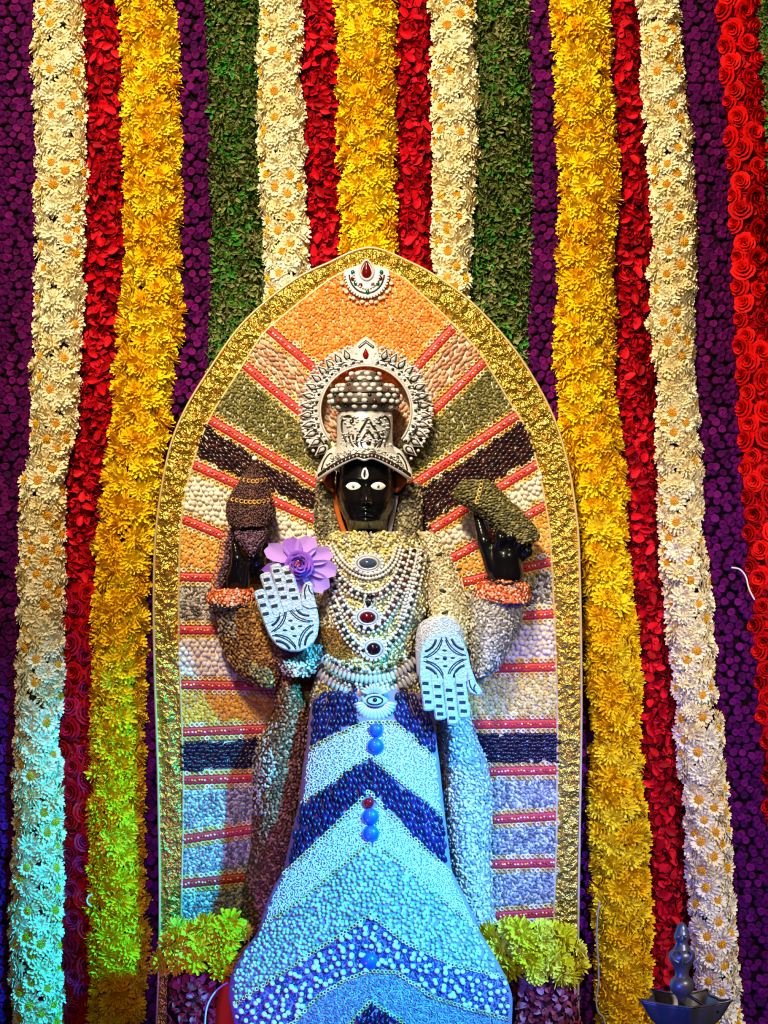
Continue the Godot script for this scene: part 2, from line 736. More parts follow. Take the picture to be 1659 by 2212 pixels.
func blossoms(parent: Node3D, called: String, meshes: Array, mats: Array, list: Array) -> void:
	# the blossoms of one garland; past the limit those at its sides are joined
	var order := list.duplicate()
	if order.size() > 290:
		order.sort_custom(func(p, q): return p[1] < q[1])
	var ts := {}
	for i in order.size():
		var k := rng.randi() % meshes.size()
		if i < 290:
			part(parent, called, meshes[k], mats[rng.randi() % mats.size()], order[i][0])
		else:
			if not ts.has(k):
				ts[k] = []
			ts[k].append(order[i][0])
	for k in ts:
		var cs := []
		for t in ts[k]:
			cs.append(Color.WHITE)
		many(parent, called + "s", meshes[k], mats[k % mats.size()], ts[k], cs)


func garlands() -> void:
	var core := mat(srgb(120, 84, 12), 0.9)
	var core_cream := mat(srgb(120, 104, 70), 0.9)
	var core_dark := mat(srgb(18, 6, 14), 0.9)
	var core_red := mat(srgb(60, 2, 8), 0.9)
	var core_green := mat(srgb(18, 26, 10), 0.9)
	# yellow chrysanthemums
	var ym := []
	for s in 4:
		ym.append(daisy_mesh(10 + s, [[17, -0.1, 0.62, 0.0, 0.38], [16, 0.2, 0.58, 0.12, 0.34], [14, 0.5, 0.52, 0.24, 0.28], [11, 0.8, 0.46, 0.32, 0.2], [7, 1.2, 0.4, 0.36, 0.1]], 0.125, 0.0, Color.WHITE, Color.WHITE))
	var yc := [mat(srgb(255, 220, 20), 0.7, 0.0, true), mat(srgb(254, 208, 14), 0.7, 0.0, true), mat(srgb(255, 228, 38), 0.7, 0.0, true), mat(srgb(250, 204, 10), 0.7, 0.0, true)]
	# cream chrysanthemums with yellow hearts
	var cm := []
	for s in 5:
		cm.append(daisy_mesh(20 + s, [[16, -0.1, 0.6, 0.0, 0.42], [15, 0.2, 0.52, 0.1, 0.38], [12, 0.5, 0.42, 0.18, 0.34]] if s < 2 else [[16, -0.1, 0.6, 0.0, 0.42], [15, 0.2, 0.54, 0.12, 0.36], [12, 0.55, 0.46, 0.22, 0.26], [9, 0.95, 0.4, 0.28, 0.14]], 0.15, 0.34 if s < 2 else 0.0, lin(250, 194, 34), Color.WHITE, 0.15))
	var cc := [mat(srgb(250, 240, 205), 0.7, 0.0, true), mat(srgb(244, 230, 186), 0.7, 0.0, true), mat(srgb(252, 246, 220), 0.7, 0.0, true)]
	var gm := [globe_mesh(31), globe_mesh(32)]
	var gc := [mat(srgb(88, 6, 90), 0.75, 0.0, true), mat(srgb(74, 4, 80), 0.75, 0.0, true), mat(srgb(104, 12, 102), 0.75, 0.0, true), mat(srgb(62, 3, 68), 0.75, 0.0, true)]
	var rm := [loose_petal_mesh(41), loose_petal_mesh(42), loose_petal_mesh(43)]
	var rc := [mat(srgb(196, 8, 30), 0.55), mat(srgb(174, 5, 25), 0.55), mat(srgb(214, 20, 42), 0.55), mat(srgb(146, 3, 20), 0.55)]
	var om := [rose_mesh(51), rose_mesh(52, 0.85)]
	var oc := [mat(srgb(212, 10, 12), 0.6), mat(srgb(190, 7, 10), 0.6), mat(srgb(228, 18, 16), 0.6)]
	var od := [mat(srgb(196, 12, 40), 0.6), mat(srgb(180, 14, 60), 0.6), mat(srgb(204, 14, 28), 0.6)]
	var sm := [sprig_mesh(61), sprig_mesh(62), sprig_mesh(63)]
	var smat := mat(Color.WHITE, 0.7, 0.0, true)
	rng.seed = 77

	var yl := [[-60, 260, 370], [0, 262, 374], [150, 268, 378], [300, 268, 386], [500, 274, 386], [600, 272, 384], [680, 262, 392], [780, 257, 376], [900, 246, 362], [1000, 230, 348], [1100, 219, 336], [1200, 212, 320], [1300, 207, 314], [1500, 203, 310], [1700, 194, 306], [1900, 195, 308], [1960, 193, 316], [2060, 196, 320], [2212, 200, 296], [2260, 200, 296]]
	var ycn := [[-60, 732, 846], [0, 735, 846], [300, 738, 848], [540, 740, 852], [700, 745, 850]]
	var yr := [[-60, 1196, 1306], [0, 1198, 1310], [300, 1210, 1322], [400, 1213, 1336], [500, 1213, 1322], [800, 1202, 1321], [900, 1214, 1326], [1000, 1226, 1342], [1100, 1244, 1346], [1200, 1258, 1352], [1300, 1264, 1366], [1500, 1271, 1381], [1560, 1290, 1375], [1700, 1274, 1387], [1900, 1284, 1400], [2212, 1298, 1411], [2260, 1300, 1412]]
	var spec := [
		[yl, "yellow chrysanthemum garland between red petals and purple globes, left of the arch", 2250.0],
		[ycn, "short yellow chrysanthemum garland hanging down to the tip of the arch", 620.0],
		[yr, "yellow chrysanthemum garland between purple globes and red petals, right of the arch", 2250.0]]
	for s in spec:
		var t := thing("garland", s[1], "garland", "yellow chrysanthemum garlands")
		strand(t, s[0], core, 0.024, 0.05, -60.0, s[2], 0.8)
		blossoms(t, "blossom", ym, yc, round_strand(s[0], -40.0, s[2], 24.5, 3, 34.0, 0.025, 0.05, 1.15, 0.4))

	var cl := [[-60, 68, 172], [0, 70, 172], [150, 72, 180], [300, 76, 184], [600, 76, 180], [800, 68, 172], [960, 66, 160], [1000, 68, 142], [1040, 46, 138], [1100, 42, 138], [1300, 40, 140], [1500, 35, 138], [1590, 36, 120], [1620, 31, 132], [1700, 30, 138], [1900, 24, 138], [2100, 20, 137], [2212, 30, 134], [2260, 30, 134]]
	var cc1 := [[-60, 558, 650], [0, 560, 652], [150, 556, 650], [300, 560, 655], [450, 564, 662], [550, 574, 666], [650, 570, 664], [720, 570, 660]]
	var cc2 := [[-60, 930, 1024], [0, 930, 1024], [100, 932, 1024], [200, 934, 1031], [400, 936, 1028], [500, 934, 1020], [600, 940, 1014], [700, 945, 1010]]
	var cr := [[-60, 1376, 1466], [0, 1378, 1470], [70, 1390, 1465], [90, 1385, 1474], [150, 1386, 1478], [300, 1397, 1494], [500, 1412, 1506], [700, 1402, 1500], [820, 1425, 1500], [850, 1418, 1506], [1000, 1421, 1516], [1150, 1430, 1520], [1180, 1424, 1524], [1300, 1438, 1540], [1500, 1455, 1548], [1525, 1470, 1530], [1550, 1458, 1560], [1700, 1475, 1570], [1900, 1487, 1582], [2000, 1490, 1592], [2212, 1514, 1602], [2260, 1515, 1602]]
	spec = [
		[cl, "cream chrysanthemum garland nearest the left edge, its lower flowers in cyan light", 2250.0],
		[cc1, "cream chrysanthemum garland above the arch, beside the left green leaf garland", 700.0],
		[cc2, "cream chrysanthemum garland above the arch, beside the right green leaf garland", 680.0],
		[cr, "cream chrysanthemum garland on the right, passing behind the metal oil lamp", 2250.0]]
	for s in spec:
		var t := thing("garland", s[1], "garland", "cream chrysanthemum garlands")
		strand(t, s[0], core_cream, 0.024, 0.045, -60.0, s[2], 0.8)
		blossoms(t, "blossom", cm, cc, round_strand(s[0], -40.0, s[2], 24.5, 3, 27.0, 0.025, 0.048, 1.1, 0.3))

	var pa := [[-60, -20, 68], [0, -18, 70], [300, -10, 76], [600, -4, 78], [900, -12, 68], [1000, -20, 64], [1040, -25, 46], [1300, -30, 42], [1600, -40, 32], [2260, -45, 28]]
	var pb := [[-60, 368, 440], [0, 370, 442], [250, 382, 452], [600, 384, 458], [700, 382, 452], [800, 372, 446], [1000, 345, 420], [1200, 316, 385], [1600, 302, 370], [2260, 300, 370]]
	var pc := [[-60, 1134, 1204], [0, 1138, 1206], [300, 1150, 1214], [600, 1145, 1210], [800, 1135, 1212], [900, 1150, 1220], [1000, 1170, 1236], [1200, 1200, 1268], [1600, 1218, 1284], [2000, 1224, 1300], [2260, 1230, 1304]]
	var pd := [[-60, 1462, 1548], [0, 1466, 1550], [300, 1490, 1572], [500, 1500, 1584], [800, 1498, 1592], [1000, 1510, 1602], [1200, 1518, 1612], [1300, 1534, 1632], [1500, 1542, 1640], [1700, 1565, 1655], [2000, 1584, 1672], [2260, 1596, 1680]]
	spec = [
		[pa, "purple globe amaranth garland along the left edge of the wall", 6],
		[pb, "purple globe amaranth garland close behind the left side of the arch", 5],
		[pc, "purple globe amaranth garland close behind the right side of the arch", 5],
		[pd, "purple globe amaranth garland between cream flowers and red roses", 6]]
	for s in spec:
		var t := thing("garland", s[1], "garland", "purple globe amaranth garlands")
		strand(t, s[0], core_dark, 0.004, 0.03, -60.0, 2260.0, 0.9)
		blossoms(t, "globe_flower", gm, gc, round_strand(s[0], -30.0, 2245.0, 15.5, s[2], 9.8, 0.008, 0.030, 1.0, 0.3))

	var ra := [[-60, 166, 264], [0, 168, 266], [300, 180, 274], [600, 178, 278], [700, 174, 270], [900, 160, 250], [1000, 142, 238], [1100, 134, 226], [1200, 134, 220], [1285, 134, 214]]
	var rb := [[-60, 648, 738], [0, 648, 738], [300, 652, 740], [550, 662, 745], [680, 664, 745]]
	var rd := [[-60, 842, 934], [0, 843, 934], [300, 846, 938], [550, 848, 940], [680, 850, 940]]
	var re := [[-60, 1304, 1380], [0, 1306, 1384], [300, 1318, 1400], [500, 1320, 1415], [700, 1318, 1408], [900, 1322, 1422], [1100, 1342, 1432], [1300, 1360, 1444], [1500, 1376, 1462], [1700, 1384, 1478], [1900, 1394, 1490], [2212, 1406, 1512], [2260, 1406, 1514]]
	spec = [
		[ra, "red rose petal garland at the left, above the red roses", 1285.0],
		[rb, "short red petal garland above the arch, left of the short yellow garland", 660.0],
		[rd, "short red petal garland above the arch, right of the short yellow garland", 660.0],
		[re, "long deep red petal garland between yellow and cream flowers on the right", 2250.0]]
	var pm := mat(Color.WHITE, 0.55)
	pm.vertex_color_use_as_albedo = true
	for s in spec:
		var t := thing("garland", s[1], "garland", "red petal garlands")
		strand(t, s[0], core_red, 0.004, 0.03, -60.0, s[2], 0.95)
		var low := round_strand(s[0], -30.0, s[2], 7.0, 9, 11.5, 0.004, 0.034, 1.05, 0.6, true, 0.008)
		var ts := []
		var cs := []
		for p in low:
			ts.append(p[0])
			cs.append(pick([lin(190, 7, 30), lin(168, 4, 24), lin(206, 14, 38), lin(140, 3, 18)]))
		many(t, "petals", rm[0], pm, ts, cs)
		blossoms(t, "petal", rm, rc, round_strand(s[0], -30.0, s[2], 25.0, 3, 13.0, 0.010, 0.034, 1.0, 0.55, true))

	# roses
	var rl := [[1275, 132, 214], [1400, 134, 212], [1600, 126, 208], [1800, 132, 206], [2260, 132, 208]]
	var rr := [[-60, 1544, 1636], [0, 1548, 1640], [200, 1562, 1648], [500, 1580, 1664], [800, 1588, 1676], [1100, 1604, 1690], [1300, 1620, 1710], [1500, 1634, 1720], [1700, 1648, 1740]]
	spec = [
		[rl, 1285.0, 2250.0, "garland of dark crimson roses at the lower left, below the red petals", od, 25.0],
		[rr, -40.0, 1780.0, "garland of bright red roses along the right edge", oc, 26.0]]
	for s in spec:
		var t := thing("garland", s[3], "garland", "red rose garlands")
		strand(t, s[0], core_red, 0.004, 0.03, s[1] - 30.0, s[2], 0.85)
		var low := round_strand(s[0], s[1], s[2], 7.0, 7, 14.0, 0.008, 0.032, 1.05, 0.6, true, 0.006)
		var ts := []
		var cs := []
		for p in low:
			ts.append(p[0])
			cs.append(pick([lin(200, 10, 22), lin(160, 5, 20)]))
		many(t, "petals", rm[1], pm, ts, cs)
		blossoms(t, "rose", om, s[4], round_strand(s[0], s[1], s[2], 33.0, 2, s[5], 0.014, 0.03, 0.75, 0.25))

	# green leaves
	var ga := [[-60, 440, 566], [0, 442, 566], [300, 450, 564], [450, 452, 572], [600, 452, 582], [700, 446, 580], [860, 440, 575]]
	var gb := [[-60, 1018, 1142], [0, 1020, 1144], [300, 1026, 1154], [600, 1012, 1154], [700, 1010, 1148], [860, 1010, 1140]]
	var gd := [[-60, 1634, 1700], [0, 1638, 1704], [200, 1648, 1712], [500, 1664, 1725]]
	spec = [
		[ga, 840.0, "thick garland of small green leaves above the left shoulder of the arch"],
		[gb, 840.0, "thick garland of small green leaves above the right shoulder of the arch"],
		[gd, 460.0, "sliver of green leaf garland at the top right corner"]]
	for s in spec:
		var t := thing("garland", s[2], "garland", "green leaf garlands")
		strand(t, s[0], core_green, 0.002, 0.03, -60.0, s[1], 0.9)
		for v in 3:
			var ts := []
			var cs := []
			for p in round_strand(s[0], -30.0, s[1], 17.0, 7, 25.0, 0.006, 0.034, 1.05, 0.6):
				ts.append(p[0])
				cs.append(pick([lin(98, 116, 54), lin(120, 130, 80), lin(82, 102, 46), lin(142, 146, 100), lin(64, 144, 48)]))
			many(t, "leaves", sm[v], smat, ts, cs)


# ---------------------------------------------------------------- the arch behind the statue
func arch_path(inner: bool) -> Array:
	var o := [Vector2(338, 2230), Vector2(345, 2000), Vector2(342, 1700), Vector2(333, 1400), Vector2(334, 1200), Vector2(345, 1080), Vector2(368, 965), Vector2(400, 885), Vector2(448, 805), Vector2(510, 715), Vector2(570, 655), Vector2(640, 602), Vector2(705, 570), Vector2(797, 535), Vector2(885, 566), Vector2(950, 602), Vector2(1015, 650), Vector2(1090, 728), Vector2(1145, 805), Vector2(1195, 900), Vector2(1226, 1000), Vector2(1243, 1100), Vector2(1251, 1200), Vector2(1256, 1500), Vector2(1252, 1800), Vector2(1249, 2000), Vector2(1249, 2230)]
	var i := [Vector2(392, 2230), Vector2(391, 2000), Vector2(396, 1700), Vector2(387, 1400), Vector2(388, 1200), Vector2(398, 1080), Vector2(425, 975), Vector2(455, 900), Vector2(505, 820), Vector2(562, 730), Vector2(605, 688), Vector2(680, 628), Vector2(730, 594), Vector2(797, 572), Vector2(866, 598), Vector2(915, 640), Vector2(972, 694), Vector2(1035, 762), Vector2(1096, 860), Vector2(1140, 935), Vector2(1165, 1020), Vector2(1182, 1110), Vector2(1191, 1200), Vector2(1203, 1500), Vector2(1202, 1800), Vector2(1196, 2000), Vector2(1196, 2230)]
	return i if inner else o


var arch_hide := PackedVector2Array()
var arch_in := PackedVector2Array()
var skirt: Relief
var torso: Relief
var sleeve_l: Relief
var sleeve_r: Relief
var drape_l: Relief
var drape_r: Relief
var grain: ArrayMesh
var rice: ArrayMesh
var dal: ArrayMesh
var bean: ArrayMesh
var pea: ArrayMesh
var pearl: ArrayMesh
var trim: ArrayMesh
var seed_mat: StandardMaterial3D
var gold: StandardMaterial3D
var silver: StandardMaterial3D
var tarnish: StandardMaterial3D


func shapes() -> void:
	grain = ellipsoid(Vector3(1.0, 0.62, 0.5), 7, 5)
	rice = ellipsoid(Vector3(1.0, 0.36, 0.33), 6, 4)
	dal = ellipsoid(Vector3(0.85, 0.8, 0.42), 7, 4)
	bean = ellipsoid(Vector3(1.0, 0.52, 0.5), 8, 6, 0.16)
	pea = ellipsoid(Vector3(0.9, 0.8, 0.75), 8, 6)
	pearl = ellipsoid(Vector3(1, 1, 1), 8, 6)
	trim = ring_mesh(0.72, 0.3, 8, 4)
	seed_mat = mat(Color.WHITE, 0.5, 0.0, true)
	gold = mat(srgb(228, 184, 72), 0.26, 0.9)
	silver = mat(srgb(216, 216, 218), 0.32, 0.35)
	tarnish = mat(srgb(40, 34, 32), 0.4, 0.4)
	var o := smooth_path(arch_path(false), 6)
	arch_in = PackedVector2Array(smooth_path(arch_path(true), 6))
	var mid := Vector2(795, 1400)
	for p in o:
		arch_hide.append(mid + ((p as Vector2) - mid) * Vector2(0.9, 0.94))
	skirt = Relief.new(self, [[1488, 742, 862], [1498, 690, 905], [1510, 676, 916], [1540, 668, 938], [1609, 662, 944], [1652, 654, 950], [1733, 646, 958], [1798, 630, 966], [1880, 612, 976], [1918, 590, 995], [1960, 572, 1016], [2014, 556, 1038], [2060, 522, 1066], [2109, 498, 1092], [2152, 494, 1107], [2212, 506, 1106], [2290, 508, 1106]], 0.235, 0.40, 0.055, 0.6)
	torso = Relief.new(self, [[1148, 712, 880], [1165, 684, 905], [1200, 690, 922], [1260, 700, 930], [1320, 690, 925], [1360, 692, 905], [1400, 696, 897], [1440, 690, 893], [1480, 674, 905], [1530, 664, 915]], 0.14, 0.17, 0.10)
	sleeve_l = Relief.new(self, [[1296, 456, 560], [1320, 461, 575], [1370, 471, 610], [1407, 482, 640], [1440, 496, 640], [1460, 515, 625], [1478, 545, 606], [1488, 560, 596]], 0.14, 0.14, 0.09)
	sleeve_r = Relief.new(self, [[1290, 1015, 1138], [1310, 1008, 1132], [1350, 1004, 1127], [1380, 1006, 1113], [1410, 1012, 1100], [1440, 1018, 1083], [1462, 1028, 1052]], 0.14, 0.14, 0.09)
	drape_l = Relief.new(self, [[1455, 606, 640], [1500, 592, 655], [1540, 588, 672], [1570, 576, 676], [1600, 560, 672], [1640, 547, 670], [1740, 545, 660], [1835, 541, 650], [1932, 523, 620], [1990, 520, 600], [2060, 516, 590]], 0.14, 0.15, 0.085)
	drape_r = Relief.new(self, [[1470, 930, 975], [1520, 940, 1012], [1560, 938, 1020], [1600, 940, 1034], [1640, 940, 1050], [1700, 945, 1064], [1770, 950, 1064], [1860, 960, 1059], [1960, 980, 1068], [2020, 1010, 1076], [2070, 1030, 1082]], 0.14, 0.15, 0.085)


func covered(x: float, y: float) -> bool:
	for r in [torso, skirt, sleeve_l, sleeve_r, drape_l, drape_r]:
		if r.inside(x, y, 22.0):
			return true
	return Vector2(x, y).distance_to(Vector2(790, 1070)) < 58.0 or Vector2(x, y).distance_to(Vector2(790, 905)) < 46.0


func arch() -> void:
	var t := thing("arch_backdrop", "tall pointed arch panel of seed bands with a gold ribbon border, behind the statue", "backdrop")
	part(t, "board", plate_mesh(smooth_path(arch_path(false), 4), 0.095, 0.118, 2.0), mat(srgb(226, 214, 196), 0.9))
	# gold ribbon border
	var o := even(smooth_path(arch_path(false), 10), 1.0)
	var i := even(smooth_path(arch_path(true), 10), 1.0)
	var n := 260
	var g := Geo.new()
	var prev := []
	for k in n + 1:
		var a: Vector2 = o[int(k * (o.size() - 1.0) / n)]
		var b: Vector2 = i[int(k * (i.size() - 1.0) / n)]
		var line := []
		for e in 9:
			var f := e / 8.0
			var p := a.lerp(b, f)
			var z: float = 0.1195 + 0.004 * sin(f * PI) + (0.0012 * sin(k * 0.9 + f * 5.0) + 0.0014 * sin(k * 0.23 + f * 9.0))
			line.append(at(p.x, p.y, z))
		if k:
			for e in 8:
				g.quad(prev[e], prev[e + 1], line[e + 1], line[e], Vector3.BACK)
		prev = line
	var rb := part(t, "gold_border", g.done(), gold)
	var fn := FastNoiseLite.new()
	fn.noise_type = FastNoiseLite.TYPE_CELLULAR
	fn.frequency = 0.035
	fn.seed = 5
	var nt := NoiseTexture2D.new()
	nt.noise = fn
	nt.width = 512
	nt.height = 512
	nt.seamless = true
	nt.as_normal_map = true
	nt.bump_strength = 14.0
	gold.normal_enabled = true
	gold.normal_texture = nt
	gold.normal_scale = 0.9
	gold.uv1_scale = Vector3(3.2, 3.2, 1.0)
	var pale := mat(srgb(246, 226, 160), 0.35, 0.6)
	for path in [o, i]:
		var pts := []
		for k in range(0, path.size(), 8):
			pts.append(at(path[k].x, path[k].y, 0.121))
		var ge := Geo.new()
		ge.tube(pts, 0.0028, 6)
		part(rb, "edge_cord", ge.done(), pale)
	# raised flowers and scrolls woven into the ribbon
	var rosette := Geo.new()
	for k in 6:
		var an := TAU * k / 6
		var c := Vector3(cos(an), sin(an), 0) * 0.62
		var rp := []
		for q in 7:
			rp.append(c + Vector3(cos(TAU * q / 7), sin(TAU * q / 7), 0) * 0.34)
		rosette.tube(rp, 0.1, 4, false, true)
	var bead_basis := Transform3D(Basis(Vector3.RIGHT, PI / 2).scaled(Vector3.ONE * 0.3), Vector3.ZERO)
	rosette.lathe([Vector2(0, 1), Vector2(0.8, 0.6), Vector2(1, 0)], 7, bead_basis)
	var rmesh := rosette.done()
	var scroll := Geo.new()
	for s in [-1.0, 1.0]:
		var sp := []
		for k in 16:
			var f := k / 15.0
			var rr := lerpf(0.75, 0.12, f)
			var an := f * 7.5
			sp.append(Vector3(cos(an) * rr * s + s * 0.2, sin(an) * rr * 0.9 + s * 0.5, 0))
		scroll.tube(sp, 0.09, 4)
	var smesh := scroll.done()
	var ts := [[], []]
	var cs := [[], []]
	var step := 24
	var kk := 0
	for k in range(6, n, 4):
		var a: Vector2 = o[int(k * (o.size() - 1.0) / n)]
		var b: Vector2 = i[int(k * (i.size() - 1.0) / n)]
		var m := a.lerp(b, 0.5)
		var dir := (b - a).normalized()
		var bs := facing(Vector3.BACK, atan2(-dir.y, dir.x)).scaled(Vector3.ONE * 13.0 * MM)
		ts[kk % 2].append(Transform3D(bs, at(m.x, m.y, 0.1235)))
		cs[kk % 2].append(pick([Color(1, 1, 1), Color(1, 0.95, 0.8)]))
		kk += 1
	var relief := mat(srgb(250, 204, 96), 0.25, 0.85, true)
	many(rb, "rosette_relief", rmesh, relief, ts[0], cs[0])
	many(rb, "scroll_relief", smesh, relief, ts[1], cs[1])

	# red ribbons, each from the border to the statue; the left ones, then the right ones
	var left := [[580, 711, 690, 806], [529, 789, 660, 900], [453, 906, 700, 1056], [418, 1004, 704, 1134], [396, 1122, 700, 1246], [386, 1246, 690, 1256], [386, 1361, 690, 1361], [390, 1479, 690, 1484], [394, 1582, 690, 1570], [394, 1686, 600, 1679], [394, 1814, 560, 1789], [394, 1910, 600, 1888], [392, 2005, 560, 1998]]
	var right := [[979, 708, 888, 806], [1046, 781, 915, 908], [1120, 895, 880, 1056], [1162, 1002, 930, 1146], [1178, 1092, 960, 1216], [1190, 1214, 1000, 1258], [1197, 1326, 990, 1340], [1200, 1441, 990, 1446], [1203, 1563, 960, 1567], [1203, 1664, 1000, 1668], [1203, 1763, 1030, 1773], [1203, 1864, 1040, 1868], [1200, 1971, 1050, 1981]]
	var satin := mat(srgb(196, 34, 48), 0.5)
	satin.rim_enabled = true
	satin.rim = 0.4
	for side in [left, right]:
		for r in side:
			var a := Vector2(r[0], r[1])
			var b := Vector2(r[2], r[3])
			var d := (b - a).normalized()
			var w := Vector2(-d.y, d.x)
			var gr := Geo.new()
			var m := int(a.distance_to(b) / 8.0) + 1
			var last := []
			for k in m + 1:
				var c := a.lerp(b, float(k) / m) + w * rnd(-0.6, 0.6)
				var row := []
				for e in [-9.0, -7.5, -2.0, 2.0, 7.5, 9.0]:
					var q: Vector2 = c + w * e
					row.append(at(q.x, q.y, 0.119 + (0.0025 if absf(e) < 3.0 else 0.004 if absf(e) < 8.0 else 0.0) + rnd(-0.0006, 0.0006)))
				if k:
					for e in 5:
						gr.quad(last[e], last[e + 1], row[e + 1], row[e], Vector3.BACK)
				last = row
			var ro := part(t, "red_ribbon", gr.done(), satin)
			var tt := []
			var tc := []
			var st := []
			var sc := []
			for s in [-15.0, 15.0]:
				for p in even([a, b], 10.5):
					var q: Vector2 = p + w * s
					if covered(q.x, q.y):
						continue
					tt.append(Transform3D(facing(Vector3(rnd(-0.2, 0.2), rnd(-0.2, 0.2), 1).normalized(), 0).scaled(Vector3.ONE * 6.0 * MM), at(q.x, q.y, 0.1215)))
					tc.append(pick([lin(236, 196, 96), lin(250, 236, 190), lin(220, 170, 70)]))
			for p in even([a, b], 7.0):
				if covered(p.x, p.y):
					continue
				st.append(Transform3D(facing(Vector3.BACK, 0).scaled(Vector3.ONE * 2.5 * MM), at(p.x + rnd(-1.5, 1.5), p.y + rnd(-1.5, 1.5), 0.1225)))
				sc.append(pick([lin(250, 190, 90), lin(255, 236, 200), lin(200, 90, 60)]))
			many(ro, "gold_bead_edging", trim, mat(Color.WHITE, 0.35, 0.3, true), tt, tc)
			many(ro, "gold_stitches", pearl, mat(Color.WHITE, 0.35, 0.3, true), st, sc)

	# seed bands between the ribbons
	var base_z := func(_x, _y): return 0.1185
	var lims := [0.0, 0.0]
	for band in 14:
		var test := func(side: Array, sgn: float, x: float, y: float) -> bool:
			if not Geometry2D.is_point_in_polygon(Vector2(x, y), arch_in):
				return false
			if covered(x, y):
				return false
			if band > 0 and y < line_y(side[band - 1], x) + ribbon_gap(side[band - 1], x):
				return false
			if band < 13 and y > line_y(side[band], x) - ribbon_gap(side[band], x):
				return false
			return true
		for s in 2:
			var side: Array = [left, right][s]
			var x0: float = 385.0 if s == 0 else 790.0
			var x1: float = 790.0 if s == 0 else 1206.0
			var y0: float = 570.0 if band == 0 else minf(side[band - 1][1], line_y(side[band - 1], 790.0))
			var y1: float = 2060.0 if band == 13 else maxf(side[band][1], line_y(side[band], 790.0))
			if band == 0 and s == 0:
				x0 = 560.0
			var ok := func(x: float, y: float) -> bool:
				return test.call(side, 0.0, x, y)
			var rect := Rect2(x0, y0, x1 - x0, y1 - y0)
			band_fill(t, band, s, rect, ok, base_z, side)


func ribbon_gap(l: Array, x: float) -> float:
	return 21.0 if x > minf(l[0], l[2]) - 4.0 and x < maxf(l[0], l[2]) + 4.0 else 3.0


func line_y(l: Array, x: float) -> float:
	return l[1] + (x - l[0]) * (l[3] - l[1]) / (l[2] - l[0])


func band_fill(t: Node3D, band: int, s: int, rect: Rect2, ok: Callable, z: Callable, side: Array) -> void:
	var slope := 0.0
	if band > 0:
		var l: Array = side[band - 1]
		slope = -atan2(l[3] - l[1], l[2] - l[0])
	match band:
		0:
			seeds(t, "orange_lentils", dal, seed_mat, spread(rect, Vector2(6.8, 5.6), ok, z, 5.2, -9.0, 0.4, 0.6, 1.5), [lin(246, 130, 38), lin(252, 146, 56), lin(236, 112, 26), lin(255, 160, 84)])
		1:
			pieces(t, "pinto_bean", bean, [mat(srgb(196, 146, 116), 0.4), mat(srgb(212, 164, 132), 0.4), mat(srgb(176, 124, 98), 0.4)], spread(rect, Vector2(12.2, 9.6), ok, z, 7.6, slope, 0.3, 0.3, 2.0))
		2:
			seeds(t, "green_lentils", grain, seed_mat, spread(rect, Vector2(7.2, 5.8), ok, z, 5.4, -9.0, 0.4, 0.6, 1.5), [lin(112, 106, 46), lin(92, 86, 34), lin(128, 122, 66), lin(74, 70, 30)])
		3, 9:
			pieces(t, "black_bean", bean, [mat(srgb(44, 20, 24), 0.25), mat(srgb(34, 18, 26), 0.25), mat(srgb(58, 26, 28), 0.25)] if band == 3 else [mat(srgb(30, 22, 44), 0.25), mat(srgb(24, 18, 36), 0.25)], spread(rect, Vector2(12.4, 8.0), ok, z, 8.8, slope, 0.2, 0.25, 2.0))
		4, 7:
			pieces(t, "chickpea" if band == 4 else "white_bean", pea, [mat(srgb(226, 214, 200), 0.5), mat(srgb(212, 200, 186), 0.5), mat(srgb(236, 228, 216), 0.5)], spread(rect, Vector2(12.0, 10.5), ok, z, 6.6, -9.0, 0.25, 0.3, 2.0))
		5:
			seeds(t, "split_yellow_lentils", dal, seed_mat, spread(rect, Vector2(7.2, 5.8), ok, z, 5.4, -9.0, 0.4, 0.5, 1.5), [lin(224, 160, 60), lin(236, 180, 84), lin(206, 138, 44)])
		8:
			seeds(t, "yellow_lentils", dal, seed_mat, spread(rect, Vector2(7.2, 5.8), ok, z, 5.4, -9.0, 0.4, 0.5, 1.5), [lin(228, 168, 46), lin(240, 186, 66), lin(212, 148, 30)] if s == 0 else [lin(216, 200, 120), lin(226, 214, 150), lin(200, 180, 96)])
		6:
			seeds(t, "mixed_grey_seeds", grain, seed_mat, spread(rect, Vector2(7.2, 5.8), ok, z, 5.2, -9.0, 0.4, 0.6, 1.5), [lin(170, 160, 140), lin(120, 110, 96), lin(196, 190, 176), lin(70, 62, 54)])
		_:
			seeds(t, "pale_millet", grain, seed_mat, spread(rect, Vector2(7.2, 6.0), ok, z, 5.2, -9.0, 0.4, 0.6, 1.5), [lin(166, 170, 170), lin(130, 134, 138), lin(196, 200, 200), lin(96, 100, 106)])


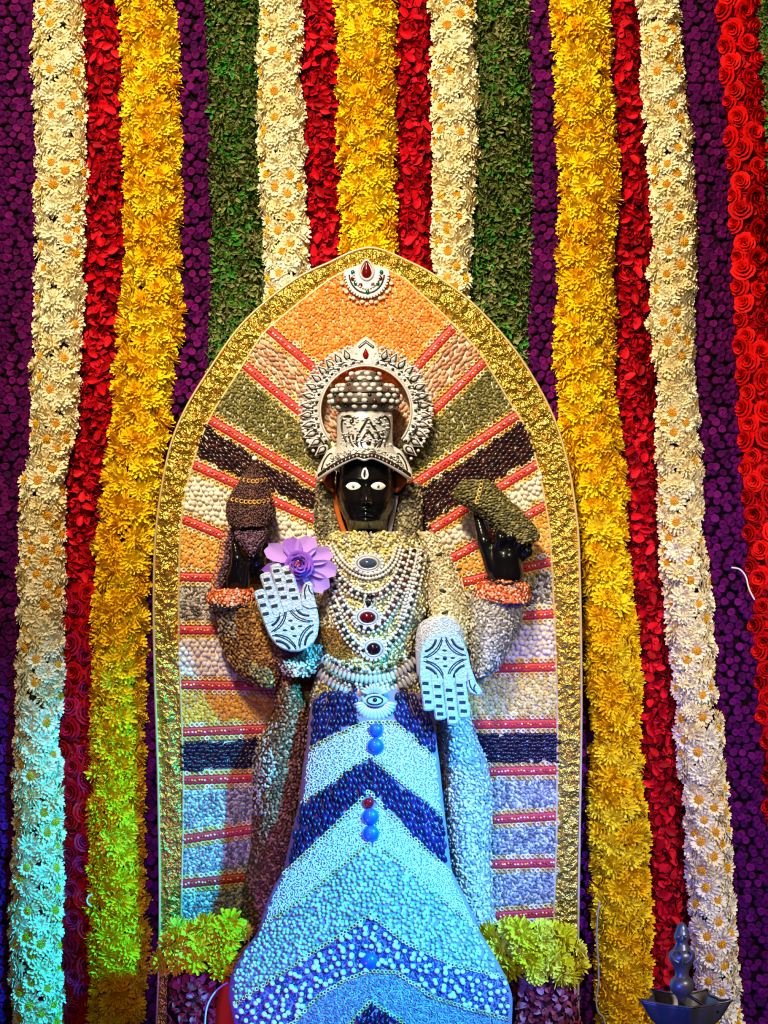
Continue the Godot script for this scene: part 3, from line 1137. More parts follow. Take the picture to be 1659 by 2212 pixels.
func arch_brooch() -> void:
	var t := thing("brooch", "silver fan brooch with a dark red drop stone, pinned under the tip of the arch", "brooch")
	var z := 0.128
	var fan := []
	for k in 21:
		var an := PI * (0.04 - 1.08 * k / 20.0)
		fan.append(Vector2(792 + 50 * cos(an), 590 - 54 * sin(an)))
	fan.append(Vector2(752, 580))
	fan.append(Vector2(775, 572))
	fan.append(Vector2(792, 564))
	fan.append(Vector2(809, 572))
	fan.append(Vector2(832, 580))
	part(t, "plate", plate_mesh(fan, 0.122, 0.129, 2.0), silver)
	var lines := []
	for r in [48.0, 38.0, 28.0]:
		var p := []
		for k in 17:
			var an := PI * (-0.02 - 0.96 * k / 16.0)
			p.append(Vector2(792 + r * cos(an), 591 - (r + 4) * sin(an)))
		lines.append(p)
	part(t, "engraved_line", line_mesh([lines[0]], 0.1295, 2.2), tarnish)
	part(t, "engraved_line", line_mesh([lines[1]], 0.1295, 1.8), tarnish)
	var ts := []
	var cs := []
	for v in even(lines[0], 6.5):
		var q: Vector2 = v + (v - Vector2(792, 591)) * 0.0
		ts.append(Transform3D(Basis().scaled(Vector3.ONE * 2.6 * MM), at(q.x, q.y, 0.132)))
		cs.append(Color(0.95, 0.95, 0.95))
	for v in even(lines[2], 6.0):
		ts.append(Transform3D(Basis().scaled(Vector3.ONE * 2.4 * MM), at(v.x, v.y, 0.132)))
		cs.append(Color(0.95, 0.95, 0.95))
	many(t, "silver_beading", pearl, mat(Color.WHITE, 0.3, 0.4, true), ts, cs)
	var ruby := mat(srgb(96, 8, 10), 0.12)
	var emerald := mat(srgb(10, 84, 60), 0.12)
	var drop := Geo.new()
	drop.lathe([Vector2(0, 21), Vector2(3, 16), Vector2(8, 6), Vector2(10.5, -3), Vector2(9, -10), Vector2(5, -14), Vector2(0, -15.5)], 14)
	var dm := drop.done()
	part(t, "drop_stone", dm, ruby, Transform3D(Basis().scaled(Vector3(1, 1, 0.5) * MM), at(792, 585, 0.131)))
	var halo := []
	for k in 22:
		var an := TAU * k / 22
		halo.append(at(792 + 14.5 * cos(an), 586 - 18 * sin(an) - (6.0 * pow(maxf(0, sin(an)), 4)), 0.131))
	var hg := Geo.new()
	hg.tube(halo, 0.0028, 6, false, true)
	part(t, "stone_setting", hg.done(), silver)
	var spots := [[762, 602, 0], [822, 601, 0], [779, 616, 0], [806, 615, 0], [794, 631, 1], [762, 588, 1], [824, 588, 1], [768, 612, 1], [816, 612, 1]]
	for p in spots:
		part(t, "small_stone", pearl, ruby if p[2] == 0 else emerald, Transform3D(Basis().scaled(Vector3(4.2, 4.8, 3) * MM), at(p[0], p[1], 0.131)))
	for k in 15:
		var an := PI * (-0.1 - 0.8 * k / 14.0)
		part(t, "pearl_drop", pearl, mat(srgb(236, 220, 206), 0.25), Transform3D(Basis().scaled(Vector3.ONE * (3.6 if k % 2 else 4.6) * MM), at(792 + 56 * cos(an), 594 - 59 * sin(an) + (4 if k % 2 else 0), 0.127)))


# ---------------------------------------------------------------- the statue
const FACE := Vector2(790, 1060)


func face_depth(x: float, y: float) -> float:
	var w := lined([Vector2(960, 40), Vector2(985, 52), Vector2(1005, 60), Vector2(1030, 64), Vector2(1060, 64), Vector2(1085, 61), Vector2(1100, 57), Vector2(1115, 50), Vector2(1128, 45), Vector2(1140, 43), Vector2(1155, 40), Vector2(1185, 37)], y)
	var d := lined([Vector2(960, 40), Vector2(985, 55), Vector2(1005, 66), Vector2(1030, 73), Vector2(1060, 76), Vector2(1085, 77), Vector2(1110, 75), Vector2(1124, 70), Vector2(1134, 56), Vector2(1142, 46), Vector2(1155, 40), Vector2(1185, 38)], y)
	var cx := lined([Vector2(960, 789), Vector2(1120, 791), Vector2(1170, 797)], y)
	var u := clampf((x - cx) / w, -1.0, 1.0)
	var z := d * pow(maxf(0.0, 1.0 - u * u), 0.5)
	var dx := x - 791.0
	var nose := exp(-pow(dx / lerpf(5.0, 8.0, smoothstep(1045, 1085, y)), 2.0)) * lerpf(3.0, 20.0, smoothstep(1036, 1082, y)) * (1.0 - smoothstep(1083, 1092, y))
	z += nose
	for s in [-1.0, 1.0]:
		z += 7.0 * exp(-pow((dx - s * 9.0) / 5.0, 2.0) - pow((y - 1083.0) / 5.0, 2.0))
		z -= 7.0 * exp(-pow((dx - s * 28.0) / 19.0, 2.0) - pow((y - 1050.0) / 10.0, 2.0))
		z += 4.0 * exp(-pow((dx - s * 28.0) / 26.0, 2.0) - pow((y - 1034.0 - absf(dx - s * 26.0) * 0.1) / 4.5, 2.0))
		z += 5.0 * exp(-pow((dx - s * 36.0) / 15.0, 2.0) - pow((y - 1082.0) / 15.0, 2.0))
		z -= 3.0 * exp(-pow((dx - s * 20.0) / 4.0, 2.0) - pow((y - 1106.0) / 4.0, 2.0))
	z += 8.0 * exp(-pow(dx / 15.0, 2.0) - pow((y - 1101.5) / 3.2, 2.0))
	z += 8.5 * exp(-pow(dx / 12.0, 2.0) - pow((y - 1111.0) / 3.6, 2.0))
	z -= 4.0 * exp(-pow(dx / 18.0, 2.0) - pow((y - 1106.3) / 1.6, 2.0))
	z -= 3.0 * exp(-pow(dx / 16.0, 2.0) - pow((y - 1117.5) / 2.5, 2.0))
	z += 8.0 * exp(-pow(dx / 13.0, 2.0) - pow((y - 1127.0) / 7.0, 2.0))
	return 0.20 + z * MM


func head_mesh() -> ArrayMesh:
	var g := Geo.new()
	var grid := []
	var ys := 76
	var xs := 56
	for i in ys + 1:
		var y := lerpf(962, 1186, float(i) / ys)
		var w := lined([Vector2(960, 40), Vector2(985, 52), Vector2(1005, 60), Vector2(1030, 64), Vector2(1060, 64), Vector2(1085, 61), Vector2(1100, 57), Vector2(1115, 50), Vector2(1128, 45), Vector2(1140, 43), Vector2(1155, 40), Vector2(1185, 37)], y)
		var cx := lined([Vector2(960, 789), Vector2(1120, 791), Vector2(1170, 797)], y)
		var row := []
		for k in xs + 1:
			var th := PI * (float(k) / xs - 0.5)
			var x := cx + w * sin(th) * 0.999
			row.append(at(x, y, face_depth(x, y)))
		for k in 12:
			var th := PI * (0.5 + (k + 1.0) / 13.0)
			row.append(at(cx + w * sin(th), y, 0.20 + w * cos(th) * MM))
		grid.append(row)
	var n: int = grid[0].size()
	for i in ys:
		var c: Vector3 = at(790, lerpf(962, 1186, (i + 0.5) / ys), 0.20)
		for k in n:
			var l := (k + 1) % n
			g.quad(grid[i][k], grid[i][l], grid[i + 1][l], grid[i + 1][k], (grid[i][k] + grid[i][l]) * 0.5 - c)
	for i in [0, ys]:
		for k in range(1, n - 1):
			g.tri(grid[i][0], grid[i][k], grid[i][k + 1], Vector3.UP if i == 0 else Vector3.DOWN)
	return g.done()


func almond(cx: float, cy: float, w: float, h: float, lift: float, round_ := false) -> ArrayMesh:
	var g := Geo.new()
	var last := []
	for i in 13:
		var s := i / 6.0 - 1.0
		var row := []
		for k in 7:
			var v := k / 3.0 - 1.0
			var hh := h * (sqrt(maxf(0.0, 1.0 - s * s)) if round_ else pow(maxf(0.0, 1.0 - s * s), 0.8))
			var x := cx + w * s
			var y := cy + hh * v
			var edge := (1.0 - v * v) * (1.0 - s * s)
			row.append(at(x, y, face_depth(cx + w * s * 0.8, cy) * 0.6 + face_depth(x, y) * 0.4 + (lift * (0.4 + edge)) * MM))
		if i:
			for k in 6:
				g.quad(last[k], last[k + 1], row[k + 1], row[k], Vector3.BACK)
		last = row
	return g.done()


func statue() -> void:
	var t := thing("statue", "black stone deity statue with white eyes and seed-coated body, before the arch", "statue")
	var stone := mat(srgb(13, 12, 15), 0.2)
	stone.clearcoat_enabled = true
	stone.clearcoat = 0.25
	stone.metallic_specular = 0.38
	stone.clearcoat_roughness = 0.15
	var head := part(t, "head", head_mesh(), stone)
	var white := mat(srgb(250, 252, 252), 0.35)
	for s in [[763.0, 1050.0], [817.0, 1050.0]]:
		var e := part(head, "eye", almond(s[0], s[1], 16.5, 9.0, 4.5), white)
		e.set_meta("label", "white almond-shaped inlaid eye")
	for s in [[763.0, 1050.0], [817.0, 1050.0]]:
		part(head, "iris", almond(s[0], s[1], 5.4, 5.4, 6.6, true), mat(srgb(150, 196, 206), 0.3))
		part(head, "pupil", almond(s[0], s[1], 1.8, 1.8, 8.6, true), mat(srgb(10, 20, 30), 0.3))
	# forehead mark
	var ring := []
	for k in 20:
		var an := TAU * k / 20
		var x := 788.5 + 5.6 * cos(an) * (1.0 - 0.35 * sin(an))
		var y := 1023.0 - 11.0 * sin(an)
		ring.append(at(x, y, face_depth(x, y) + 0.002))
	var g := Geo.new()
	g.tube(ring, 0.0023, 6, false, true)
	var mark := part(head, "forehead_mark", g.done(), white)
	mark.set_meta("label", "white teardrop mark on the forehead")
	for s in [-1.0, 1.0]:
		# coated ears under the brim of the crown
		var ear := Relief.new(self, [[1018, 788 + s * 70 - 8, 788 + s * 70 + 8], [1032, 788 + s * 78 - 14, 788 + s * 78 + 14], [1044, 788 + s * 78 - 12, 788 + s * 78 + 12], [1056, 788 + s * 72 - 8, 788 + s * 72 + 8], [1064, 788 + s * 68 - 4, 788 + s * 68 + 4]], 0.19, 0.19, 0.025)
		part(t, "ear", ear.mesh(8.0, 8), mat(srgb(150, 74, 34), 0.7))
	# the two raised hands
	var f := func(x, y, z): return at(x, y, z)
	var bl := []
	bl.append([at(512, 1300, 0.19), at(514, 1245, 0.20), 0.026, 0.024])
	bl.append([at(514, 1248, 0.20), at(522, 1222, 0.205), 0.024, 0.019])
	for fg in [[528, 1226, 552, 1196, 566, 1165, 0.205, 0.010], [534, 1238, 562, 1212, 576, 1180, 0.195, 0.0098], [532, 1248, 566, 1228, 584, 1200, 0.185, 0.0092], [526, 1258, 558, 1246, 576, 1224, 0.175, 0.0085]]:
		bl.append([at(fg[0], fg[1], fg[6] - 0.01), at(fg[2], fg[3], fg[6]), fg[7] + 0.001, fg[7]])
		bl.append([at(fg[2], fg[3], fg[6]), at(fg[4], fg[5], fg[6] - 0.02), fg[7], fg[7] - 0.002])
	bl.append([at(508, 1238, 0.215), at(513, 1208, 0.225), 0.0125, 0.0115])
	bl.append([at(513, 1208, 0.225), at(507, 1178, 0.215), 0.0115, 0.008])
	var hl := part(t, "hand", capsules_mesh(bl, 0.0034, 0.006), stone)
	hl.set_meta("label", "black hand raised to hold the conch")
	var br := []
	br.append([at(1088, 1285, 0.19), at(1092, 1240, 0.20), 0.032, 0.036])
	br.append([at(1092, 1240, 0.20), at(1090, 1205, 0.205), 0.038, 0.034])
	for fg in [[1074, 1198, 1082, 1162, 1088, 1130, 0.225, 0.0125], [1092, 1192, 1106, 1160, 1112, 1130, 0.222, 0.0125], [1110, 1196, 1128, 1170, 1134, 1142, 0.214, 0.0115], [1118, 1212, 1140, 1192, 1148, 1168, 0.204, 0.0105]]:
		br.append([at(fg[0], fg[1], fg[6] - 0.008), at(fg[2], fg[3], fg[6] + 0.006), fg[7] + 0.001, fg[7]])
		br.append([at(fg[2], fg[3], fg[6] + 0.006), at(fg[4], fg[5], fg[6] - 0.03), fg[7], fg[7] - 0.003])
	br.append([at(1066, 1228, 0.215), at(1046, 1170, 0.215), 0.017, 0.014])
	br.append([at(1046, 1170, 0.215), at(1030, 1112, 0.195), 0.014, 0.008])
	var hr := part(t, "hand", capsules_mesh(br, 0.0034, 0.006), stone)
	hr.set_meta("label", "black hand raised to hold the discus")

	# seed-coated body
	var paste := mat(srgb(160, 146, 110), 0.9)
	var body := part(t, "chest", torso.mesh(12.0, 20), paste)
	var zt := func(x, y): return torso.depth(x, y)
	seeds(body, "grain_coat", grain, seed_mat, spread(Rect2(660, 1148, 280, 385), Vector2(6.6, 5.4), func(x, y): return torso.inside(x, y, 3.0) and not skirt.inside(x, y, 25.0), zt, 4.6, -9.0, 0.4, 0.8, 1.0), func(x, y):
		if y > 1355 and y < 1425 and x < 765 - (1425 - y) * 0.1:
			return pick([lin(140, 100, 20), lin(110, 76, 12), lin(170, 126, 36)])
		return pick([lin(226, 220, 176), lin(238, 234, 206), lin(210, 200, 140), lin(222, 206, 120), lin(120, 110, 90)]))
	for s in [[sleeve_l, "left", Rect2(450, 1290, 200, 200)], [sleeve_r, "right", Rect2(1000, 1288, 145, 178)], [drape_l, "dl", Rect2(510, 1455, 170, 600)], [drape_r, "dr", Rect2(925, 1470, 160, 600)]]:
		var r: Relief = s[0]
		var o := part(t, "sleeve" if s[1] in ["left", "right"] else "side_drape", r.mesh(12.0, 16), mat(srgb(96, 76, 50), 0.9) if s[1] in ["left", "dl"] else mat(srgb(150, 150, 146), 0.9))
		var cf: Callable
		match s[1]:
			"left":
				o.set_meta("label", "ochre grain sleeve under the orange cuff")
				cf = func(x, y): return pick([lin(190, 180, 160), lin(150, 140, 120), lin(170, 130, 70)]) if y < 1375 and x < 510 and x > 468 else pick([lin(178, 128, 58), lin(154, 104, 44), lin(196, 150, 76), lin(120, 80, 40)])
			"right":
				o.set_meta("label", "grey white grain sleeve under the orange cuff")
				cf = func(_x, _y): return pick([lin(206, 200, 186), lin(186, 180, 166), lin(220, 216, 206), lin(150, 144, 130)])
			"dl":
				o.set_meta("label", "brown lentil drape left of the skirt")
				cf = func(x, y): return pick([lin(190, 184, 174), lin(150, 140, 126), lin(208, 204, 196)]) if (y > 1560 and y < 1760 and x < 585 + (1680 - y) * 0.12 + 12 * sin(y * 0.05)) else pick([lin(140, 92, 58), lin(116, 72, 44), lin(160, 112, 76), lin(92, 58, 38), lin(180, 140, 104)])
			"dr":
				o.set_meta("label", "pale grain drape right of the skirt")
				cf = func(x, y): return pick([lin(96, 66, 46), lin(70, 48, 36), lin(120, 88, 64)]) if x < 972 and y > 1550 and y < 1700 else pick([lin(206, 208, 208), lin(180, 184, 186), lin(222, 224, 224), lin(140, 146, 150)])
		seeds(o, "grain_coat", grain, seed_mat, spread(s[2], Vector2(7.4, 6.0), func(x, y): return r.inside(x, y, 1.0) and not skirt.inside(x, y, 25.0), func(x, y): return r.depth(x, y), 5.0, -9.0, 0.4, 0.7, 1.0), cf)
	# coated sides of the neck
	for s in [[[[1040, 684, 722], [1080, 680, 730], [1120, 678, 738], [1150, 680, 750], [1172, 684, 764]], "l"], [[[1044, 858, 908], [1080, 852, 914], [1120, 844, 914], [1150, 838, 912], [1172, 830, 910]], "r"]]:
		var r := Relief.new(self, s[0], 0.13, 0.15, 0.045)
		var o := part(t, "neck_side", r.mesh(10.0, 12), mat(srgb(100, 92, 72), 0.9))
		seeds(o, "grain_coat", grain, seed_mat, spread(Rect2(670, 1040, 250, 135), Vector2(7.2, 5.6), func(x, y): return r.inside(x, y, 1.0), func(x, y): return r.depth(x, y), 4.8, -9.0, 0.4, 0.7, 1.0), [lin(140, 130, 104), lin(112, 104, 80), lin(164, 154, 128), lin(84, 78, 60)])
	part(t, "neck_cord", line_mesh([smooth_path([Vector2(722, 1052), Vector2(726, 1090), Vector2(736, 1130), Vector2(752, 1168)])], 0.185, 6.0, 7), mat(srgb(180, 92, 36), 0.8))
	part(t, "neck_cord", line_mesh([smooth_path([Vector2(856, 1070), Vector2(848, 1110), Vector2(842, 1140), Vector2(836, 1168)])], 0.185, 6.0, 7), mat(srgb(206, 198, 220), 0.8))
	# shoulder sash with dark pods
	var sash := Relief.new(self, [[1148, 900, 935], [1170, 905, 952], [1200, 915, 972], [1250, 925, 992], [1300, 926, 1010], [1350, 925, 1016], [1400, 940, 1014]], 0.15, 0.17, 0.06)
	var so := part(t, "shoulder_sash", sash.mesh(10.0, 14), mat(srgb(200, 190, 160), 0.9))
	seeds(so, "grain_coat", grain, seed_mat, spread(Rect2(895, 1148, 125, 255), Vector2(6.8, 5.6), func(x, y): return sash.inside(x, y, 1.0), func(x, y): return sash.depth(x, y), 4.7, -9.0, 0.4, 0.7, 1.0), [lin(226, 216, 176), lin(206, 196, 150), lin(238, 232, 206), lin(190, 174, 120)])
	for p in [[948, 1198, 0.4], [990, 1230, 0.2], [922, 1258, 1.8], [956, 1276, -0.5], [911, 1298, 1.6], [931, 1322, 1.2], [962, 1323, 0.6], [926, 1212, 1.5], [1008, 1366, -0.9]]:
		part(so, "dark_pod", bean, mat(srgb(34, 26, 22), 0.5), Transform3D(facing(Vector3.BACK, p[2]).scaled(Vector3(8.5, 6, 6) * MM), at(p[0], p[1], sash.depth(p[0], p[1]) + 0.004)))
	# jewelled anklet-like cuff under the fingers-up hand cover, and the wrist above the other
	var cuff := Relief.new(self, [[1392, 583, 694], [1410, 578, 694], [1430, 585, 690], [1448, 600, 684], [1462, 616, 668]], 0.19, 0.19, 0.07)
	var co := part(t, "wrist_roll", cuff.mesh(8.0, 14), mat(srgb(120, 92, 74), 0.9))
	seeds(co, "grain_coat", grain, seed_mat, spread(Rect2(575, 1392, 122, 74), Vector2(7, 5.6), func(x, y): return cuff.inside(x, y, 1.0), func(x, y): return cuff.depth(x, y), 4.8, -9.0, 0.4, 0.7, 1.0), func(x, y): return pick([lin(190, 140, 110), lin(160, 110, 80)]) if x < 612 and y < 1430 else (pick([lin(70, 48, 44), lin(54, 36, 36)]) if y < 1426 and x < 662 else pick([lin(216, 208, 198), lin(180, 166, 150), lin(226, 222, 216)])))
	var wrist := Relief.new(self, [[1332, 932, 974], [1342, 910, 990], [1362, 900, 1000], [1400, 897, 1006], [1460, 900, 1010]], 0.22, 0.23, 0.06)
	var wo := part(t, "wrist_roll", wrist.mesh(8.0, 14), mat(srgb(216, 216, 216), 0.9))
	seeds(wo, "grain_coat", rice, seed_mat, spread(Rect2(895, 1332, 118, 75), Vector2(4.8, 4.0), func(x, y): return wrist.inside(x, y, 1.0), func(x, y): return wrist.depth(x, y), 3.4, -9.0, 0.4, 0.5, 0.4), [lin(232, 232, 232), lin(216, 216, 218), lin(240, 240, 240)])


func skirt_panel() -> void:
	var t := thing("skirt", "flared skirt panel of blue and white seed chevrons on the statue", "skirt")
	part(t, "panel", skirt.mesh(12.0, 24), mat(srgb(140, 118, 166), 0.8))
	var b := [
		[Vector2(640, 1642), Vector2(664, 1619), Vector2(725, 1588), Vector2(790, 1560), Vector2(852, 1560), Vector2(900, 1600), Vector2(939, 1642), Vector2(960, 1665)],
		[Vector2(600, 1775), Vector2(651, 1736), Vector2(797, 1632), Vector2(960, 1765), Vector2(1000, 1800)],
		[Vector2(560, 1940), Vector2(612, 1889), Vector2(680, 1825), Vector2(768, 1740), Vector2(797, 1708), Vector2(820, 1733), Vector2(885, 1801), Vector2(973, 1886), Vector2(1010, 1920)],
		[Vector2(540, 2025), Vector2(583, 1988), Vector2(657, 1940), Vector2(744, 1866), Vector2(804, 1818), Vector2(870, 1866), Vector2(939, 1927), Vector2(1022, 2000), Vector2(1060, 2040)],
		[Vector2(490, 2190), Vector2(518, 2161), Vector2(657, 2070), Vector2(744, 2014), Vector2(800, 1975), Vector2(874, 2035), Vector2(974, 2083), Vector2(1082, 2109), Vector2(1120, 2120)],
		[Vector2(480, 2290), Vector2(635, 2209), Vector2(687, 2152), Vector2(744, 2118), Vector2(800, 2097), Vector2(857, 2100), Vector2(930, 2152), Vector2(1026, 2183), Vector2(1120, 2207)],
		[Vector2(690, 2270), Vector2(757, 2212), Vector2(800, 2161), Vector2(874, 2212), Vector2(940, 2270)]]
	var z := func(x, y): return skirt.depth(x, y)
	var full := Rect2(490, 1490, 620, 790)
	var band := func(k: int, x: float, y: float, pad: float) -> bool:
		if not skirt.inside(x, y, 9.0):
			return false
		if k > 0 and y < lined(b[k - 1], x) + pad:
			return false
		return k > 6 or y < lined(b[k], x) - pad
	var navy := [mat(srgb(26, 19, 66), 0.28), mat(srgb(19, 14, 50), 0.28), mat(srgb(36, 26, 84), 0.28)]
	var stones := [Vector2(812, 1578), Vector2(811, 1613), Vector2(796, 1735), Vector2(800, 1765), Vector2(801, 1802), Vector2(798, 2078)]
	var free := func(x: float, y: float) -> bool:
		for s in stones:
			if s.distance_to(Vector2(x, y)) < 17.0:
				return false
		return not (absf(x - 812) < 42 and y < 1556)
	for k in 8:
		var ok := func(x: float, y: float) -> bool: return band.call(k, x, y, 7.0 if k in [0, 2, 7] else 4.0) and free.call(x, y)
		match k:
			0:
				pieces(t, "navy_bean", bean, navy, spread(Rect2(640, 1490, 330, 180), Vector2(8.6, 14.0), ok, z, 9.4, PI / 2, 0.22, 0.3, 1.5))
			2:
				pieces(t, "blue_bean", bean, navy, spread(Rect2(600, 1630, 390, 280), Vector2(9.4, 14.0), ok, z, 9.8, 1.9, 0.25, 0.3, 1.5))
			7:
				pieces(t, "dark_bean", bean, navy, spread(Rect2(690, 2160, 260, 70), Vector2(11, 15), ok, z, 8.5, 1.9, 0.25, 0.3, 1.5))
			1, 3:
				seeds(t, "white_rice", rice, seed_mat, spread(Rect2(540, 1555, 520, 470), Vector2(5.0, 3.9), ok, z, 3.8, -9.0, 0.4, 0.4, 0.5), [lin(240, 240, 240), lin(228, 228, 230), lin(246, 246, 246)])
			4:
				seeds(t, "pale_green_pearls", pearl, seed_mat, spread(Rect2(490, 1815, 620, 370), Vector2(9.0, 8.0), ok, z, 3.9, -9.0, 0.42, 0.3, 1.0), [lin(196, 208, 176), lin(176, 192, 156), lin(216, 224, 200), lin(140, 156, 116)])
			5:
				seeds(t, "dark_blue_rice", rice, seed_mat, spread(Rect2(490, 1970, 620, 310), Vector2(6.4, 5.2), ok, z, 4.8, -9.0, 0.4, 0.5, 0.3), [lin(40, 36, 110), lin(28, 26, 84), lin(66, 54, 140), lin(130, 106, 186)])
				pieces(t, "white_pearl", pearl, [mat(srgb(246, 246, 246), 0.25)], spread(Rect2(495, 1975, 612, 300), Vector2(20, 14), ok, z, 5.2, -9.0, 0.42, 0.1, 3.5))
			6:
				seeds(t, "grey_blue_rice", rice, seed_mat, spread(Rect2(490, 2090, 620, 190), Vector2(5.6, 4.4), ok, z, 4.2, -9.0, 0.4, 0.5, 0.5), [lin(120, 138, 158), lin(90, 106, 130), lin(150, 166, 180)])
	# beaded edging along the chevrons
	for k in 7:
		var ts := []
		var cs := []
		for p in even(b[k], 8.4):
			if skirt.inside(p.x, p.y, 6.0) and free.call(p.x, p.y):
				ts.append(Transform3D(facing(Vector3(rnd(-0.2, 0.2), rnd(-0.2, 0.2), 1).normalized(), 0).scaled(Vector3.ONE * 4.8 * MM), at(p.x, p.y + rnd(-1, 1), skirt.depth(p.x, p.y) + 0.004)))
				cs.append(pick([lin(236, 206, 130), lin(250, 240, 210), lin(210, 180, 110)]))
		many(t, "gold_bead_edging", trim, mat(Color.WHITE, 0.35, 0.3, true), ts, cs)
	var dome := Geo.new()
	dome.lathe([Vector2(0, 0.62), Vector2(0.45, 0.56), Vector2(0.8, 0.36), Vector2(1.0, 0.0), Vector2(0.98, -0.15)], 20, Transform3D(Basis(Vector3.RIGHT, PI / 2), Vector3.ZERO))
	var dm := dome.done()
	var blue := mat(srgb(10, 74, 190), 0.06)
	blue.clearcoat_enabled = true
	for s in stones:
		var red: bool = s.y == 1735.0
		var r := 11.0 if red else (15.0 if s.y < 1600 else 18.0)
		var o := part(t, "domed_stone", dm, mat(srgb(176, 10, 26), 0.1) if red else blue, Transform3D(Basis().scaled(Vector3.ONE * r * MM), at(s.x, s.y, skirt.depth(s.x, s.y) + 0.003)))
		o.set_meta("label", "small red domed stone" if red else "blue domed stone")


# ---------------------------------------------------------------- silver
func turned(cx: float, z: float, rows: Array, segs := 36, wave := 0.0, waves := 0) -> ArrayMesh:
	var g := Geo.new()
	var k := (D - z) / D * MM
	var prof := []
	for r in rows:
		prof.append(Vector2(r[1] * k, at(cx, r[0], z).y))
	g.lathe(prof, segs, Transform3D(Basis(), Vector3(at(cx, 0, z).x, 0, z)), wave, waves)
	return g.done()


func drum(cx: float, z: float, r: float) -> Callable:
	return func(x, _y): return z + sqrt(maxf(0.0, r * r - (x - cx) * (x - cx))) * MM * 0.96


func mirror(p: Array, c: float) -> Array:
	var out := []
	for v in p:
		out.append(Vector2(2 * c - v.x, v.y))
	return out


